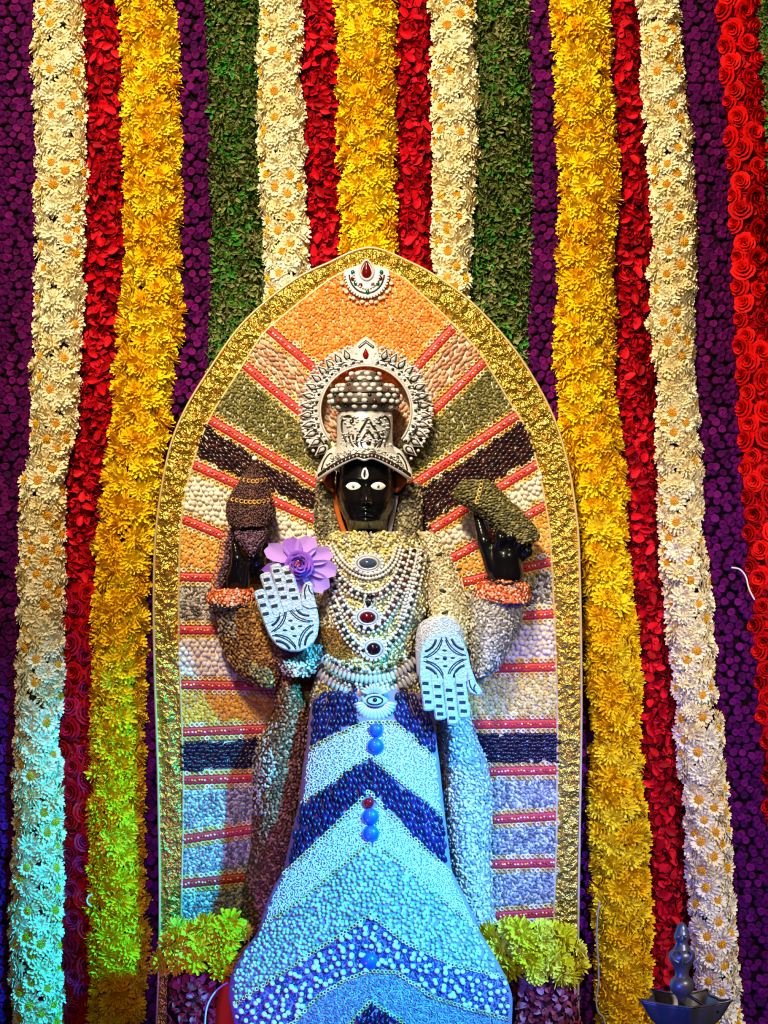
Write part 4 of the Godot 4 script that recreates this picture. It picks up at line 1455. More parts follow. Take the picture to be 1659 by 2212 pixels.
func halo() -> void:
	var t := thing("halo_ring", "round silver halo ring edged with pointed leaves of dark drop stones, behind the crown", "halo")
	var c := Vector2(790, 888)
	var z := 0.165
	var outer := []
	var inner := []
	for k in 73:
		var an := deg_to_rad(-218.0 + 256.0 * k / 72.0)
		outer.append(c + Vector2(cos(an), sin(an)) * 121.0)
		inner.append(c + Vector2(cos(an), sin(an)) * 98.0)
	inner.reverse()
	var g := Geo.new()
	for k in 72:
		var a: Vector2 = outer[k]
		var b: Vector2 = outer[k + 1]
		var d: Vector2 = inner[72 - k]
		var e: Vector2 = inner[71 - k]
		g.quad(at(a.x, a.y, z), at(b.x, b.y, z), at(e.x, e.y, z + 0.006), at(d.x, d.y, z + 0.006), Vector3.BACK)
		g.quad(at(a.x, a.y, z), at(b.x, b.y, z), at(b.x, b.y, z - 0.006), at(a.x, a.y, z - 0.006), Vector3(a.x - c.x, c.y - a.y, 0))
		g.quad(at(d.x, d.y, z + 0.006), at(e.x, e.y, z + 0.006), at(e.x, e.y, z - 0.006), at(d.x, d.y, z - 0.006), Vector3(c.x - d.x, d.y - c.y, 0))
		g.quad(at(a.x, a.y, z - 0.006), at(b.x, b.y, z - 0.006), at(e.x, e.y, z - 0.006), at(d.x, d.y, z - 0.006), Vector3.FORWARD)
	part(t, "ring", g.done(), silver)
	for r in [98.0, 115.0]:
		var p := []
		for k in 73:
			var an := deg_to_rad(-218.0 + 256.0 * k / 72.0)
			var q: Vector2 = c + Vector2(cos(an), sin(an)) * r
			p.append(at(q.x, q.y, z + (0.007 if r < 100 else 0.003)))
		var ge := Geo.new()
		ge.tube(p, 0.0022 if r < 100 else 0.0014, 6)
		part(t, "rim_wire", ge.done(), silver if r < 100 else tarnish)
	# one leaf: silver plate, dark drop, silver heart
	var lg := Geo.new()
	var dg := Geo.new()
	var hg := Geo.new()
	var lay := func(ge: Geo, s: float, z0: float, z1: float, sp: float) -> void:
		var ring := []
		for k in 16:
			var an := TAU * k / 16
			var w := sin(an)
			ring.append(Vector3(cos(an) * s * 0.62 * (1.0 - sp * maxf(0, w) * 0.75), w * s * (1.0 + 0.25 * maxf(0, w)), 0))
		for k in 16:
			var l := (k + 1) % 16
			ge.tri(ring[k] + Vector3(0, 0, z0), ring[l] + Vector3(0, 0, z0), Vector3(0, 0, z1), Vector3.BACK)
			ge.quad(ring[k] + Vector3(0, 0, z0), ring[l] + Vector3(0, 0, z0), ring[l] + Vector3(0, 0, z0 - 0.3), ring[k] + Vector3(0, 0, z0 - 0.3), ring[k])
	lay.call(lg, 1.0, 0.0, 0.25, 1.0)
	lay.call(dg, 0.68, 0.25, 0.4, 1.0)
	lay.call(hg, 0.46, 0.42, 0.62, 1.0)
	var leaf: ArrayMesh = lg.done()
	var drop: ArrayMesh = dg.done()
	var heart: ArrayMesh = hg.done()
	var heart_mat := mat(srgb(206, 204, 206), 0.3, 0.4)
	var ruby := mat(srgb(130, 14, 12), 0.12)
	for k in 29:
		var deg := -90.0 + (k - 14) * 9.4
		if absf(k - 14) < 0.5:
			continue
		var an := deg_to_rad(deg)
		var q := c + Vector2(cos(an), sin(an)) * 127.0
		var b := Basis(Vector3.BACK, -an - PI / 2).scaled(Vector3(16.5, 15.5, 10) * MM)
		var o := part(t, "leaf", leaf, silver, Transform3D(b, at(q.x, q.y, z)))
		part(o, "dark_drop", drop, tarnish)
		part(o, "drop_heart", heart, heart_mat)
		var an2 := an + deg_to_rad(4.7)
		var q2 := c + Vector2(cos(an2), sin(an2)) * 107.5
		part(t, "dark_stud", pearl, tarnish, Transform3D(Basis().scaled(Vector3(3.4, 3.4, 2.4) * MM), at(q2.x, q2.y, z + 0.004)))
		var q3 := c + Vector2(cos(an2), sin(an2)) * 142.0
		part(t, "silver_bud", pearl, silver, Transform3D(Basis().scaled(Vector3(3.6, 3.6, 3) * MM), at(q3.x, q3.y, z)))
	var ht := []
	var hc := []
	for k in 620:
		var an := deg_to_rad(-90.0 + rnd(-122.0, 122.0))
		var r := rnd(101.0, 144.0)
		var q := c + Vector2(cos(an), sin(an)) * r
		ht.append(Transform3D(facing(Vector3(rnd(-0.3, 0.3), rnd(-0.3, 0.3), 1).normalized(), rnd(0, 6)).scaled(Vector3(4.2, 1.9, 1.8) * MM), at(q.x, q.y, z + (0.0035 if r < 120.0 else -0.001))))
		hc.append(pick([Color(0.95, 0.95, 0.95), Color(0.95, 0.95, 0.95), Color(0.95, 0.95, 0.95), Color(0.06, 0.05, 0.05)]))
	many(t, "filigree", pearl, mat(Color.WHITE, 0.3, 0.3, true), ht, hc)
	# the peak
	var peak := [Vector2(760, 776), Vector2(764, 756), Vector2(770, 742), Vector2(780, 733), Vector2(790, 726), Vector2(800, 733), Vector2(811, 742), Vector2(817, 756), Vector2(820, 776), Vector2(790, 784)]
	var po := part(t, "peak_plate", plate_mesh(peak, z - 0.004, z + 0.005, 2.0), silver)
	part(po, "chevron", line_mesh([[Vector2(775, 750), Vector2(782, 744), Vector2(790, 737), Vector2(799, 744), Vector2(807, 750)]], z + 0.006, 3.0), tarnish)
	part(po, "chevron", line_mesh([[Vector2(776, 749), Vector2(782, 744), Vector2(790, 738), Vector2(799, 744), Vector2(806, 749)]], z + 0.009, 1.3), silver)
	part(po, "dark_drop", drop, tarnish, Transform3D(Basis().scaled(Vector3(15, 15, 10) * MM), at(790, 765, z + 0.004)))
	part(po, "red_stone", heart, ruby, Transform3D(Basis().scaled(Vector3(20, 20, 10) * MM), at(790, 765, z + 0.004)))


func crown() -> void:
	var t := thing("crown", "tall silver crown with a tiered studded dome and an engraved front, on the statue's head", "crown")
	var zc := 0.20
	part(t, "dome", turned(788, zc, [[799, 2], [801, 16], [806, 28], [814, 35], [822, 37], [826, 35], [828, 46], [836, 60], [846, 70], [858, 75], [868, 75], [880, 67], [893, 54]], 40), mat(srgb(96, 90, 88), 0.38, 0.4))
	var bands := turned(788, zc, [[891, 53], [893, 58], [898, 60], [915, 61], [940, 60], [958, 61], [972, 66], [986, 76]], 40)
	part(t, "front_plate", bands, silver)
	# studs and stones on the dome
	var rr := [[808, 30, 9], [819, 37.5, 12], [834, 58, 20], [844, 68.5, 20], [856, 75, 22], [868, 75.5, 22], [880, 68, 20]]
	var studs := []
	var cs := []
	var rust := mat(srgb(96, 40, 30), 0.3)
	var k0 := 0
	for r in rr:
		for k in int(r[2]):
			var an: float = TAU * (k + (0.5 if k0 % 2 else 0.0)) / r[2]
			if sin(an) < -0.15:
				continue
			var n := Vector3(cos(an), 0.15, sin(an)).normalized()
			var p := at(788, r[0], zc) + Vector3(cos(an) * r[1], 0, sin(an) * r[1]) * MM * 0.96
			if (k + k0) % 4 == 1:
				part(t, "dark_stone", pearl, rust if k0 % 2 else tarnish, Transform3D(facing(n, 0).scaled(Vector3(4.4, 4.4, 3) * MM), p))
			else:
				studs.append(Transform3D(facing(n, rnd(0, 1)).scaled(Vector3(6.6, 5.0, 3.4) * MM), p))
				cs.append(pick([Color(0.95, 0.95, 0.95), Color(0.8, 0.78, 0.75)]))
		k0 += 1
	many(t, "silver_studs", pearl, mat(Color.WHITE, 0.3, 0.5, true), studs, cs)
	for y in [[826, 38], [850, 73.5], [874, 73], [893, 57]]:
		var p := []
		for k in 40:
			var an := TAU * k / 40
			p.append(at(788, y[0], zc) + Vector3(cos(an), 0, sin(an)) * y[1] * MM * 0.965)
		var g := Geo.new()
		g.tube(p, 0.0018, 5, false, true)
		part(t, "band_wire", g.done(), tarnish if y[0] != 893 else silver)
	# engraving on the front
	var on := drum(788, zc, 63.0)
	var lines := [
		[Vector2(795, 902), Vector2(786, 918), Vector2(775, 936), Vector2(770, 952), Vector2(775, 968), Vector2(786, 976), Vector2(797, 978), Vector2(810, 975), Vector2(820, 966), Vector2(822, 950), Vector2(815, 934), Vector2(804, 918), Vector2(795, 902)],
		[Vector2(796, 930), Vector2(787, 942), Vector2(780, 954), Vector2(783, 966), Vector2(795, 972), Vector2(808, 967), Vector2(812, 955), Vector2(805, 942), Vector2(796, 930)]]
	var sc := [
		[Vector2(756, 911), Vector2(761, 914), Vector2(762, 905), Vector2(756, 899), Vector2(748, 899), Vector2(740, 906), Vector2(738, 920), Vector2(741, 938), Vector2(748, 955), Vector2(749, 970), Vector2(742, 980)],
		[Vector2(754, 930), Vector2(754, 945), Vector2(760, 960), Vector2(772, 974)],
		[Vector2(762, 938), Vector2(764, 952), Vector2(772, 963)]]
	for s in sc:
		lines.append(s)
		lines.append(mirror(s, 790.0))
	for l in lines:
		part(t, "engraved_line", line_mesh([smooth_path(l, 4)], on, 2.1), tarnish)
	part(t, "centre_stone", pearl, mat(srgb(40, 8, 8), 0.12), Transform3D(Basis().scaled(Vector3(5, 5, 3) * MM), at(796, 957, on.call(796, 957) + 0.001)))
	var fil := []
	var fc := []
	for k in 150:
		var x := rnd(733, 844)
		var y := rnd(897, 978)
		fil.append(Transform3D(facing(Vector3((x - 788) / 63.0 * 0.8, 0, 0.7).normalized(), rnd(0, 6)).scaled(Vector3(3.6, 1.6, 1.6) * MM), at(x, y, on.call(x, y) + 0.0003)))
		fc.append(pick([Color(0.95, 0.94, 0.92), Color(0.9, 0.9, 0.9)]))
	many(t, "filigree", pearl, mat(Color.WHITE, 0.3, 0.5, true), fil, fc)
	# the arched brim over the face
	var g := Geo.new()
	var edge := []
	var mid_line := []
	var last := []
	for k in 49:
		var s := k / 24.0 - 1.0
		var a := asin(clampf(s, -1.0, 1.0))
		var ex := 787.0 + 103.0 * s
		var ey := 983.0 + 54.0 * pow(absf(s), 1.45) + 9.0 * exp(-s * s * 90.0)
		var ez := 0.20 + 0.086 * sqrt(maxf(0.0, 1.0 - s * s * 0.92))
		var tx := 788.0 + 72.0 * s
		var ty := 968.0 + 20.0 * s * s
		var tz := 0.20 + 0.066 * sqrt(maxf(0.0, 1.0 - s * s * 0.9))
		var row := []
		for e in 6:
			var f := e / 5.0
			row.append(at(lerpf(tx, ex, f), lerpf(ty, ey, f), lerpf(tz, ez, f) + 0.006 * sin(f * PI)))
		row.append(at(ex, ey + 2, ez - 0.006))
		edge.append(at(ex, ey + 1, ez))
		mid_line.append([lerpf(tx, ex, 0.80), lerpf(ty, ey, 0.80), lerpf(tz, ez, 0.80) + 0.006])
		if k:
			for e in 6:
				g.quad(last[e], last[e + 1], row[e + 1], row[e], Vector3(0, 0.6, 0.6))
		last = row
	var brim := part(t, "brim", g.done(), silver)
	var bt := []
	var bc := []
	for k in 620:
		var s := rnd(-0.97, 0.97)
		var f := rnd(0.02, 0.74)
		var ey := 983.0 + 54.0 * pow(absf(s), 1.45)
		var x := lerpf(788.0 + 72.0 * s, 787.0 + 103.0 * s, f)
		var y := lerpf(968.0 + 20.0 * s * s, ey, f)
		var zz := lerpf(0.20 + 0.066 * sqrt(1.0 - s * s * 0.9), 0.20 + 0.086 * sqrt(1.0 - s * s * 0.92), f) + 0.006 * sin(f * PI)
		bt.append(Transform3D(facing(Vector3(s * 0.7, 0.1, 0.8).normalized(), rnd(0, 6)).scaled(Vector3(4.4, 1.7, 1.8) * MM), at(x, y, zz)))
		bc.append(pick([Color(0.95, 0.95, 0.95), Color(0.05, 0.04, 0.04)]))
	many(brim, "filigree", pearl, mat(Color.WHITE, 0.3, 0.3, true), bt, bc)
	var ge := Geo.new()
	ge.tube(edge, 0.0036, 7)
	part(t, "brim_roll", ge.done(), silver)
	var red := mat(srgb(120, 18, 20), 0.2)
	var groove := []
	for p in mid_line:
		groove.append(at(p[0], p[1], p[2] - 0.001))
	var gg := Geo.new()
	gg.tube(groove, 0.0052, 6)
	part(t, "brim_groove", gg.done(), tarnish)
	for k in range(1, 48, 1):
		var p: Array = mid_line[k]
		part(t, "brim_stone", pearl, red if k % 4 == 3 else (tarnish if k % 2 == 1 else silver), Transform3D(Basis().scaled(Vector3(2.0, 3.2, 3.4) * MM), at(p[0], p[1], p[2] + 0.002)))
	# flared side wings
	var wing := [Vector2(682, 1034), Vector2(686, 1012), Vector2(696, 992), Vector2(706, 974), Vector2(722, 964), Vector2(736, 968), Vector2(738, 984), Vector2(722, 1000), Vector2(702, 1018)]
	var wl := [[Vector2(694, 1016), Vector2(700, 996), Vector2(712, 980), Vector2(720, 984), Vector2(714, 998), Vector2(704, 1004)], [Vector2(724, 974), Vector2(728, 984), Vector2(720, 994)], [Vector2(690, 1026), Vector2(700, 1014), Vector2(712, 1006)]]
	for s in 2:
		var o := part(t, "side_wing", plate_mesh(wing if s == 0 else mirror(wing, 787), 0.20, 0.214, 3.0), silver)
		for l in wl:
			part(o, "engraved_line", line_mesh([smooth_path(l if s == 0 else mirror(l, 787), 4)], 0.2145, 1.6), tarnish)


func finger_outline(a: Vector2, b: Vector2, w: float) -> Array:
	var d := (b - a).normalized()
	var n := Vector2(-d.y, d.x)
	var out := []
	for k in 9:
		var an := PI * k / 8.0
		out.append(a + n * cos(an) * w + -d * pow(sin(an), 0.6) * w * 0.55 + d * w * 0.55)
	out.append(b - n * w)
	out.append(b + n * w)
	return out


func hand_cover(label: String, fingers: Array, palm: Array, thumb: Array, nail: Array, centre: Vector2, turn: float, z: float) -> void:
	var t := thing("hand_cover", label, "hand ornament", "silver hand covers")
	var plate := mat(srgb(200, 208, 222), 0.42, 0.25)
	plate.normal_enabled = true
	plate.normal_texture = gold.normal_texture
	plate.normal_scale = 0.5
	plate.uv1_scale = Vector3(8, 8, 1)
	var dark := mat(srgb(40, 42, 52), 0.5, 0.2)
	var po := part(t, "palm", plate_mesh(palm, z - 0.012, z, 3.0), plate)
	var lines := []
	# the four-pointed star, with lens-shaped leaves outside it
	var tips := []
	for k in 4:
		tips.append(centre + Vector2.from_angle(turn + PI / 2 * k) * 44.0)
	for k in 4:
		var a: Vector2 = tips[k]
		var b: Vector2 = tips[(k + 1) % 4]
		var m := (a + b) * 0.5
		var out := (m - centre).normalized()
		for off in [[0.0, 0.84, 8.0], [4.5, 0.96, 8.0]]:
			var p := []
			for q in 9:
				var f := q / 8.0
				var v := a.lerp(b, lerpf(0.5 - 0.5 * off[1], 0.5 + 0.5 * off[1], f))
				p.append(v + out * (off[0] - off[2] * (1.0 - pow(2.0 * f - 1.0, 2.0))))
			lines.append(p)
		var lens := []
		for q in 7:
			var f := q / 6.0
			var v := a.lerp(b, lerpf(0.22, 0.78, f))
			lens.append(v + out * (10.5 - 5.0 * (1.0 - pow(2.0 * f - 1.0, 2.0))))
		lines.append(lens)
		var dot := centre + Vector2.from_angle(turn + PI / 2 * k) * 17.0
		part(po, "small_leaf", pearl, dark, Transform3D(facing(Vector3.BACK, -turn - PI / 2 * k).scaled(Vector3(5.0, 2.2, 1.2) * MM), at(dot.x, dot.y, z)))
	for k in lines.size():
		var heavy: bool = k % 3 == 2
		part(po, "engraved_line", line_mesh([lines[k]], z, 2.6 if heavy else 1.3), dark)
	part(po, "centre_stud", pearl, dark, Transform3D(Basis().scaled(Vector3(4.4, 4.4, 2.4) * MM), at(centre.x, centre.y, z)))
	for f in fingers:
		var a: Vector2 = f[0]
		var b: Vector2 = f[1]
		var o := part(t, "finger", plate_mesh(finger_outline(a, b, 12.4), z - 0.010, z + 0.002, 3.2), plate)
		for p in f[2]:
			var sg := Geo.new(false)
			sg.box(Vector3(-6.4, -3.3, -1.5) * MM, Vector3(6.4, 3.3, 0.6) * MM)
			var d := (b - a).normalized()
			part(o, "joint_slot", sg.done(), dark, Transform3D(Basis(Vector3.BACK, -(d.angle() - PI / 2) - 0.15), at(p.x, p.y, z + 0.002)))
	var th := part(t, "thumb", plate_mesh(thumb, z - 0.010, z + 0.004, 2.5), plate)
	for l in nail:
		part(th, "engraved_line", line_mesh([smooth_path(l, 4)], z + 0.004, 1.5), dark)


func hands() -> void:
	var up := [
		[Vector2(557, 1274), Vector2(583, 1345), [Vector2(563, 1289), Vector2(568, 1307), Vector2(574, 1326)]],
		[Vector2(571, 1237), Vector2(603, 1332), [Vector2(576, 1252), Vector2(580, 1270), Vector2(586, 1289), Vector2(593, 1309)]],
		[Vector2(593, 1218), Vector2(624, 1320), [Vector2(597, 1233), Vector2(601, 1253), Vector2(607, 1272), Vector2(613, 1290)]],
		[Vector2(617, 1222), Vector2(645, 1318), [Vector2(621, 1237), Vector2(625, 1255), Vector2(631, 1274), Vector2(637, 1292)]]]
	var palm := [Vector2(562, 1318), Vector2(600, 1316), Vector2(640, 1306), Vector2(676, 1300), Vector2(686, 1318), Vector2(690, 1345), Vector2(686, 1372), Vector2(677, 1390), Vector2(663, 1402), Vector2(645, 1408), Vector2(628, 1408), Vector2(611, 1403), Vector2(597, 1394), Vector2(584, 1378), Vector2(574, 1357), Vector2(567, 1338)]
	var thumb := [Vector2(650, 1308), Vector2(650, 1290), Vector2(652, 1276), Vector2(655, 1264), Vector2(662, 1257), Vector2(670, 1256), Vector2(675, 1262), Vector2(676, 1278), Vector2(680, 1294), Vector2(685, 1312), Vector2(668, 1316)]
	hand_cover("silver hand cover with fingers pointing up, beside the lilac flower", up, palm, thumb, [[Vector2(663, 1262), Vector2(658, 1276), Vector2(660, 1293)], [Vector2(666, 1264), Vector2(669, 1276), Vector2(675, 1284)]], Vector2(632, 1357), -1.83, 0.29)
	var down := [
		[Vector2(927, 1536), Vector2(917, 1452), [Vector2(919, 1476), Vector2(921, 1496), Vector2(925, 1516)]],
		[Vector2(952, 1556), Vector2(941, 1456), [Vector2(945, 1483), Vector2(947, 1504), Vector2(949, 1525), Vector2(951, 1542)]],
		[Vector2(979, 1566), Vector2(967, 1456), [Vector2(970, 1491), Vector2(972, 1511), Vector2(975, 1530), Vector2(977, 1551)]],
		[Vector2(1004, 1552), Vector2(992, 1452), [Vector2(993, 1480), Vector2(995, 1498), Vector2(999, 1517), Vector2(1002, 1536)]]]
	var palm2 := [Vector2(906, 1476), Vector2(905, 1440), Vector2(906, 1412), Vector2(911, 1394), Vector2(921, 1379), Vector2(936, 1371), Vector2(954, 1367), Vector2(974, 1369), Vector2(990, 1377), Vector2(1003, 1391), Vector2(1011, 1410), Vector2(1016, 1436), Vector2(1022, 1462), Vector2(1010, 1474), Vector2(960, 1476)]
	var thumb2 := [Vector2(1010, 1452), Vector2(1019, 1446), Vector2(1024, 1460), Vector2(1029, 1474), Vector2(1038, 1486), Vector2(1042, 1495), Vector2(1036, 1502), Vector2(1026, 1502), Vector2(1014, 1496), Vector2(1008, 1482)]
	hand_cover("silver hand cover with fingers pointing down, over the right side of the skirt top", down, palm2, thumb2, [[Vector2(1013, 1468), Vector2(1017, 1484), Vector2(1025, 1494)], [Vector2(1027, 1478), Vector2(1024, 1488), Vector2(1030, 1498)]], Vector2(961, 1422), -1.62, 0.325)


func jewellery() -> void:
	var z := func(x, y): return maxf(torso.depth(x, y), 0.15) + 0.008
	var gem := func(c: Color) -> StandardMaterial3D: return mat(c, 0.1)
	var strings := [
		["short silver pearl necklace with a pale blue oval pendant, just under the chin", [Vector2(716, 1178), Vector2(736, 1212), Vector2(765, 1236), Vector2(796, 1245), Vector2(828, 1236), Vector2(850, 1212), Vector2(862, 1178)], 7.0, 0, [Vector2(795, 1217), 18.0, 9.5, srgb(60, 74, 96)]],
		["silver necklace of dark studs, second from the chin, without a pendant", [Vector2(704, 1190), Vector2(726, 1240), Vector2(760, 1276), Vector2(796, 1288), Vector2(834, 1276), Vector2(862, 1240), Vector2(880, 1188)], 8.5, 1, []],
		["silver necklace with a dark red oval pendant at the middle of the chest", [Vector2(698, 1198), Vector2(716, 1256), Vector2(744, 1312), Vector2(774, 1348), Vector2(796, 1358), Vector2(822, 1346), Vector2(852, 1304), Vector2(878, 1250), Vector2(896, 1186)], 8.5, 1, [Vector2(794, 1334), 16.0, 11.0, srgb(90, 8, 20)]],
		["longest silver necklace with a round dark pendant above the waist belt", [Vector2(694, 1206), Vector2(714, 1276), Vector2(732, 1340), Vector2(756, 1382), Vector2(782, 1404), Vector2(808, 1408), Vector2(838, 1394), Vector2(864, 1366), Vector2(886, 1310), Vector2(902, 1250), Vector2(914, 1184)], 9.0, 1, [Vector2(807, 1402), 14.0, 12.0, srgb(34, 12, 20)]],
		["thick white pearl string running down the right side of the chest", [Vector2(906, 1180), Vector2(900, 1220), Vector2(890, 1262), Vector2(878, 1304), Vector2(866, 1342)], 8.0, 0, []]]
	var white := mat(Color.WHITE, 0.25, 0.15, true)
	for s in strings:
		var t := thing("necklace", s[0], "necklace", "necklaces on the statue's chest")
		var path := even(smooth_path(s[1], 8), s[2])
		var rows: Array = [-8.0, 0.0, 8.0] if s[3] else [-4.5, 4.5]
		var ps := []
		var pc := []
		var ds := []
		var dc := []
		for i in path.size():
			var d: Vector2 = (path[mini(i + 1, path.size() - 1)] - path[maxi(i - 1, 0)]).normalized()
			for r in rows:
				var q: Vector2 = path[i] + Vector2(-d.y, d.x) * r
				var tr := Transform3D(Basis().scaled(Vector3.ONE * (4.2 if r == 0.0 else 3.7) * MM), at(q.x, q.y, z.call(q.x, q.y) + (0.003 if r == 0.0 else 0.0)))
				if r == 0.0 and i % 2:
					ds.append(tr)
					dc.append(pick([lin(30, 14, 16), lin(90, 14, 18), lin(24, 26, 30)]))
				else:
					ps.append(tr)
					pc.append(pick([lin(242, 242, 242), lin(226, 224, 220)]))
		many(t, "pearls", pearl, white, ps, pc)
		many(t, "dark_studs", pearl, mat(Color.WHITE, 0.15, 0.0, true), ds, dc)
		if s[4]:
			var c: Vector2 = s[4][0]
			var zz: float = z.call(c.x, c.y)
			part(t, "pendant_stone", ellipsoid(Vector3(s[4][1], s[4][2], 7) * MM, 14, 8), gem.call(s[4][3]), Transform3D(Basis(), at(c.x, c.y, zz + 0.005)))
			for k in 2:
				var g := Geo.new()
				var p := []
				for q in 24:
					var an := TAU * q / 24
					p.append(at(c.x + cos(an) * (s[4][1] + 3 + k * 6), c.y + sin(an) * (s[4][2] + 3 + k * 5), zz + 0.004 - k * 0.002))
				g.tube(p, 0.0026, 6, false, true)
				part(t, "pendant_setting", g.done(), silver)
			for q in 18:
				var an := TAU * q / 18
				part(t, "setting_pearl", pearl, mat(srgb(244, 244, 244), 0.25), Transform3D(Basis().scaled(Vector3.ONE * 3.6 * MM), at(c.x + cos(an) * (s[4][1] + 14), c.y + sin(an) * (s[4][2] + 12), zz + 0.002)))
	for k in 2:
		pass
	# small dark pendants on the breastbone
	var t2 := thing("brooch", "two small dark stones in silver on the breastbone, above the red pendant", "brooch")
	part(t2, "stone", pearl, gem.call(srgb(20, 18, 22)), Transform3D(Basis().scaled(Vector3(9, 4, 4) * MM), at(801, 1288, z.call(801, 1288) + 0.006)))
	part(t2, "stone", pearl, gem.call(srgb(20, 18, 24)), Transform3D(Basis().scaled(Vector3(5.5, 7, 4) * MM), at(796, 1304, z.call(796, 1304) + 0.006)))
	part(t2, "setting", ring_mesh(0.011, 0.002, 16, 5), silver, Transform3D(Basis(), at(798, 1298, z.call(798, 1298) + 0.003)))

	# belt
	var b := thing("waist_belt", "silver waist belt of hanging leaf drops with an eye-shaped clasp, above the skirt", "belt")
	var zb := func(x, y): return maxf(torso.depth(x, y), skirt.depth(x, y) - 0.01 if y > 1485 else 0.0) + 0.012
	var drop := ellipsoid(Vector3(4.6, 13, 3.4) * MM, 7, 6)
	var bead := mat(Color.WHITE, 0.3, 0.3, true)
	for arc in [[[Vector2(690, 1416), Vector2(722, 1438), Vector2(758, 1456), Vector2(800, 1462), Vector2(842, 1456), Vector2(872, 1440), Vector2(894, 1418)], 0.0], [[Vector2(694, 1440), Vector2(724, 1464), Vector2(760, 1482), Vector2(802, 1490), Vector2(842, 1480), Vector2(872, 1462), Vector2(896, 1440)], 8.0]]:
		var path := even(smooth_path(arc[0], 8), 9.4)
		var bs := []
		var bc := []
		for p in path:
			var lean: float = (p.x - 797) * 0.006
			part(b, "leaf_drop", drop, silver, Transform3D(Basis(Vector3.BACK, lean), at(p.x + lean * 4, p.y + 5 + arc[1], zb.call(p.x, p.y + 5))))
			for r in [-10.0, -3.0]:
				bs.append(Transform3D(Basis().scaled(Vector3.ONE * 4.2 * MM), at(p.x + r * 0.5, p.y - 6 + r + arc[1], zb.call(p.x, p.y) + 0.003)))
				bc.append(pick([lin(240, 240, 240), lin(120, 110, 80), lin(40, 40, 40), lin(210, 206, 190)]))
		many(b, "belt_beads", pearl, bead, bs, bc)
	var zc: float = zb.call(810, 1514) + 0.008
	var eye := []
	for k in 24:
		var an := TAU * k / 24
		eye.append(Vector2(810 + 24 * cos(an) * (1.0 if absf(cos(an)) < 0.9 else 1.15), 1513 + 14 * sin(an)))
	var clasp := part(b, "clasp", plate_mesh(eye, zc - 0.006, zc, 2.0), silver)
	part(clasp, "clasp_stone", pearl, tarnish, Transform3D(Basis().scaled(Vector3(4.4, 4.4, 3) * MM), at(810, 1512, zc)))
	var er := []
	for k in 20:
		var an := TAU * k / 20
		er.append(Vector2(810 + 17 * cos(an), 1513 + 9 * sin(an)))
	er.append(er[0])
	part(clasp, "clasp_line", line_mesh([er], zc + 0.001, 1.3), tarnish)
	for k in 15:
		var an := lerpf(0.1, PI - 0.1, k / 14.0)
		var p := Vector2(810 + 34 * cos(an), 1518 + 27 * sin(an))
		part(b, "fringe_drop", drop, silver, Transform3D(Basis(Vector3.BACK, PI / 2 - an), at(p.x, p.y, zc - 0.004)))
	for k in 9:
		var an := lerpf(-2.8, -0.3, k / 8.0)
		var p := Vector2(808 + 22 * cos(an), 1500 + 14 * sin(an))
		part(b, "fringe_drop", drop, silver, Transform3D(Basis(Vector3.BACK, PI / 2 - an).scaled(Vector3.ONE * 0.8), at(p.x, p.y, zc - 0.004)))


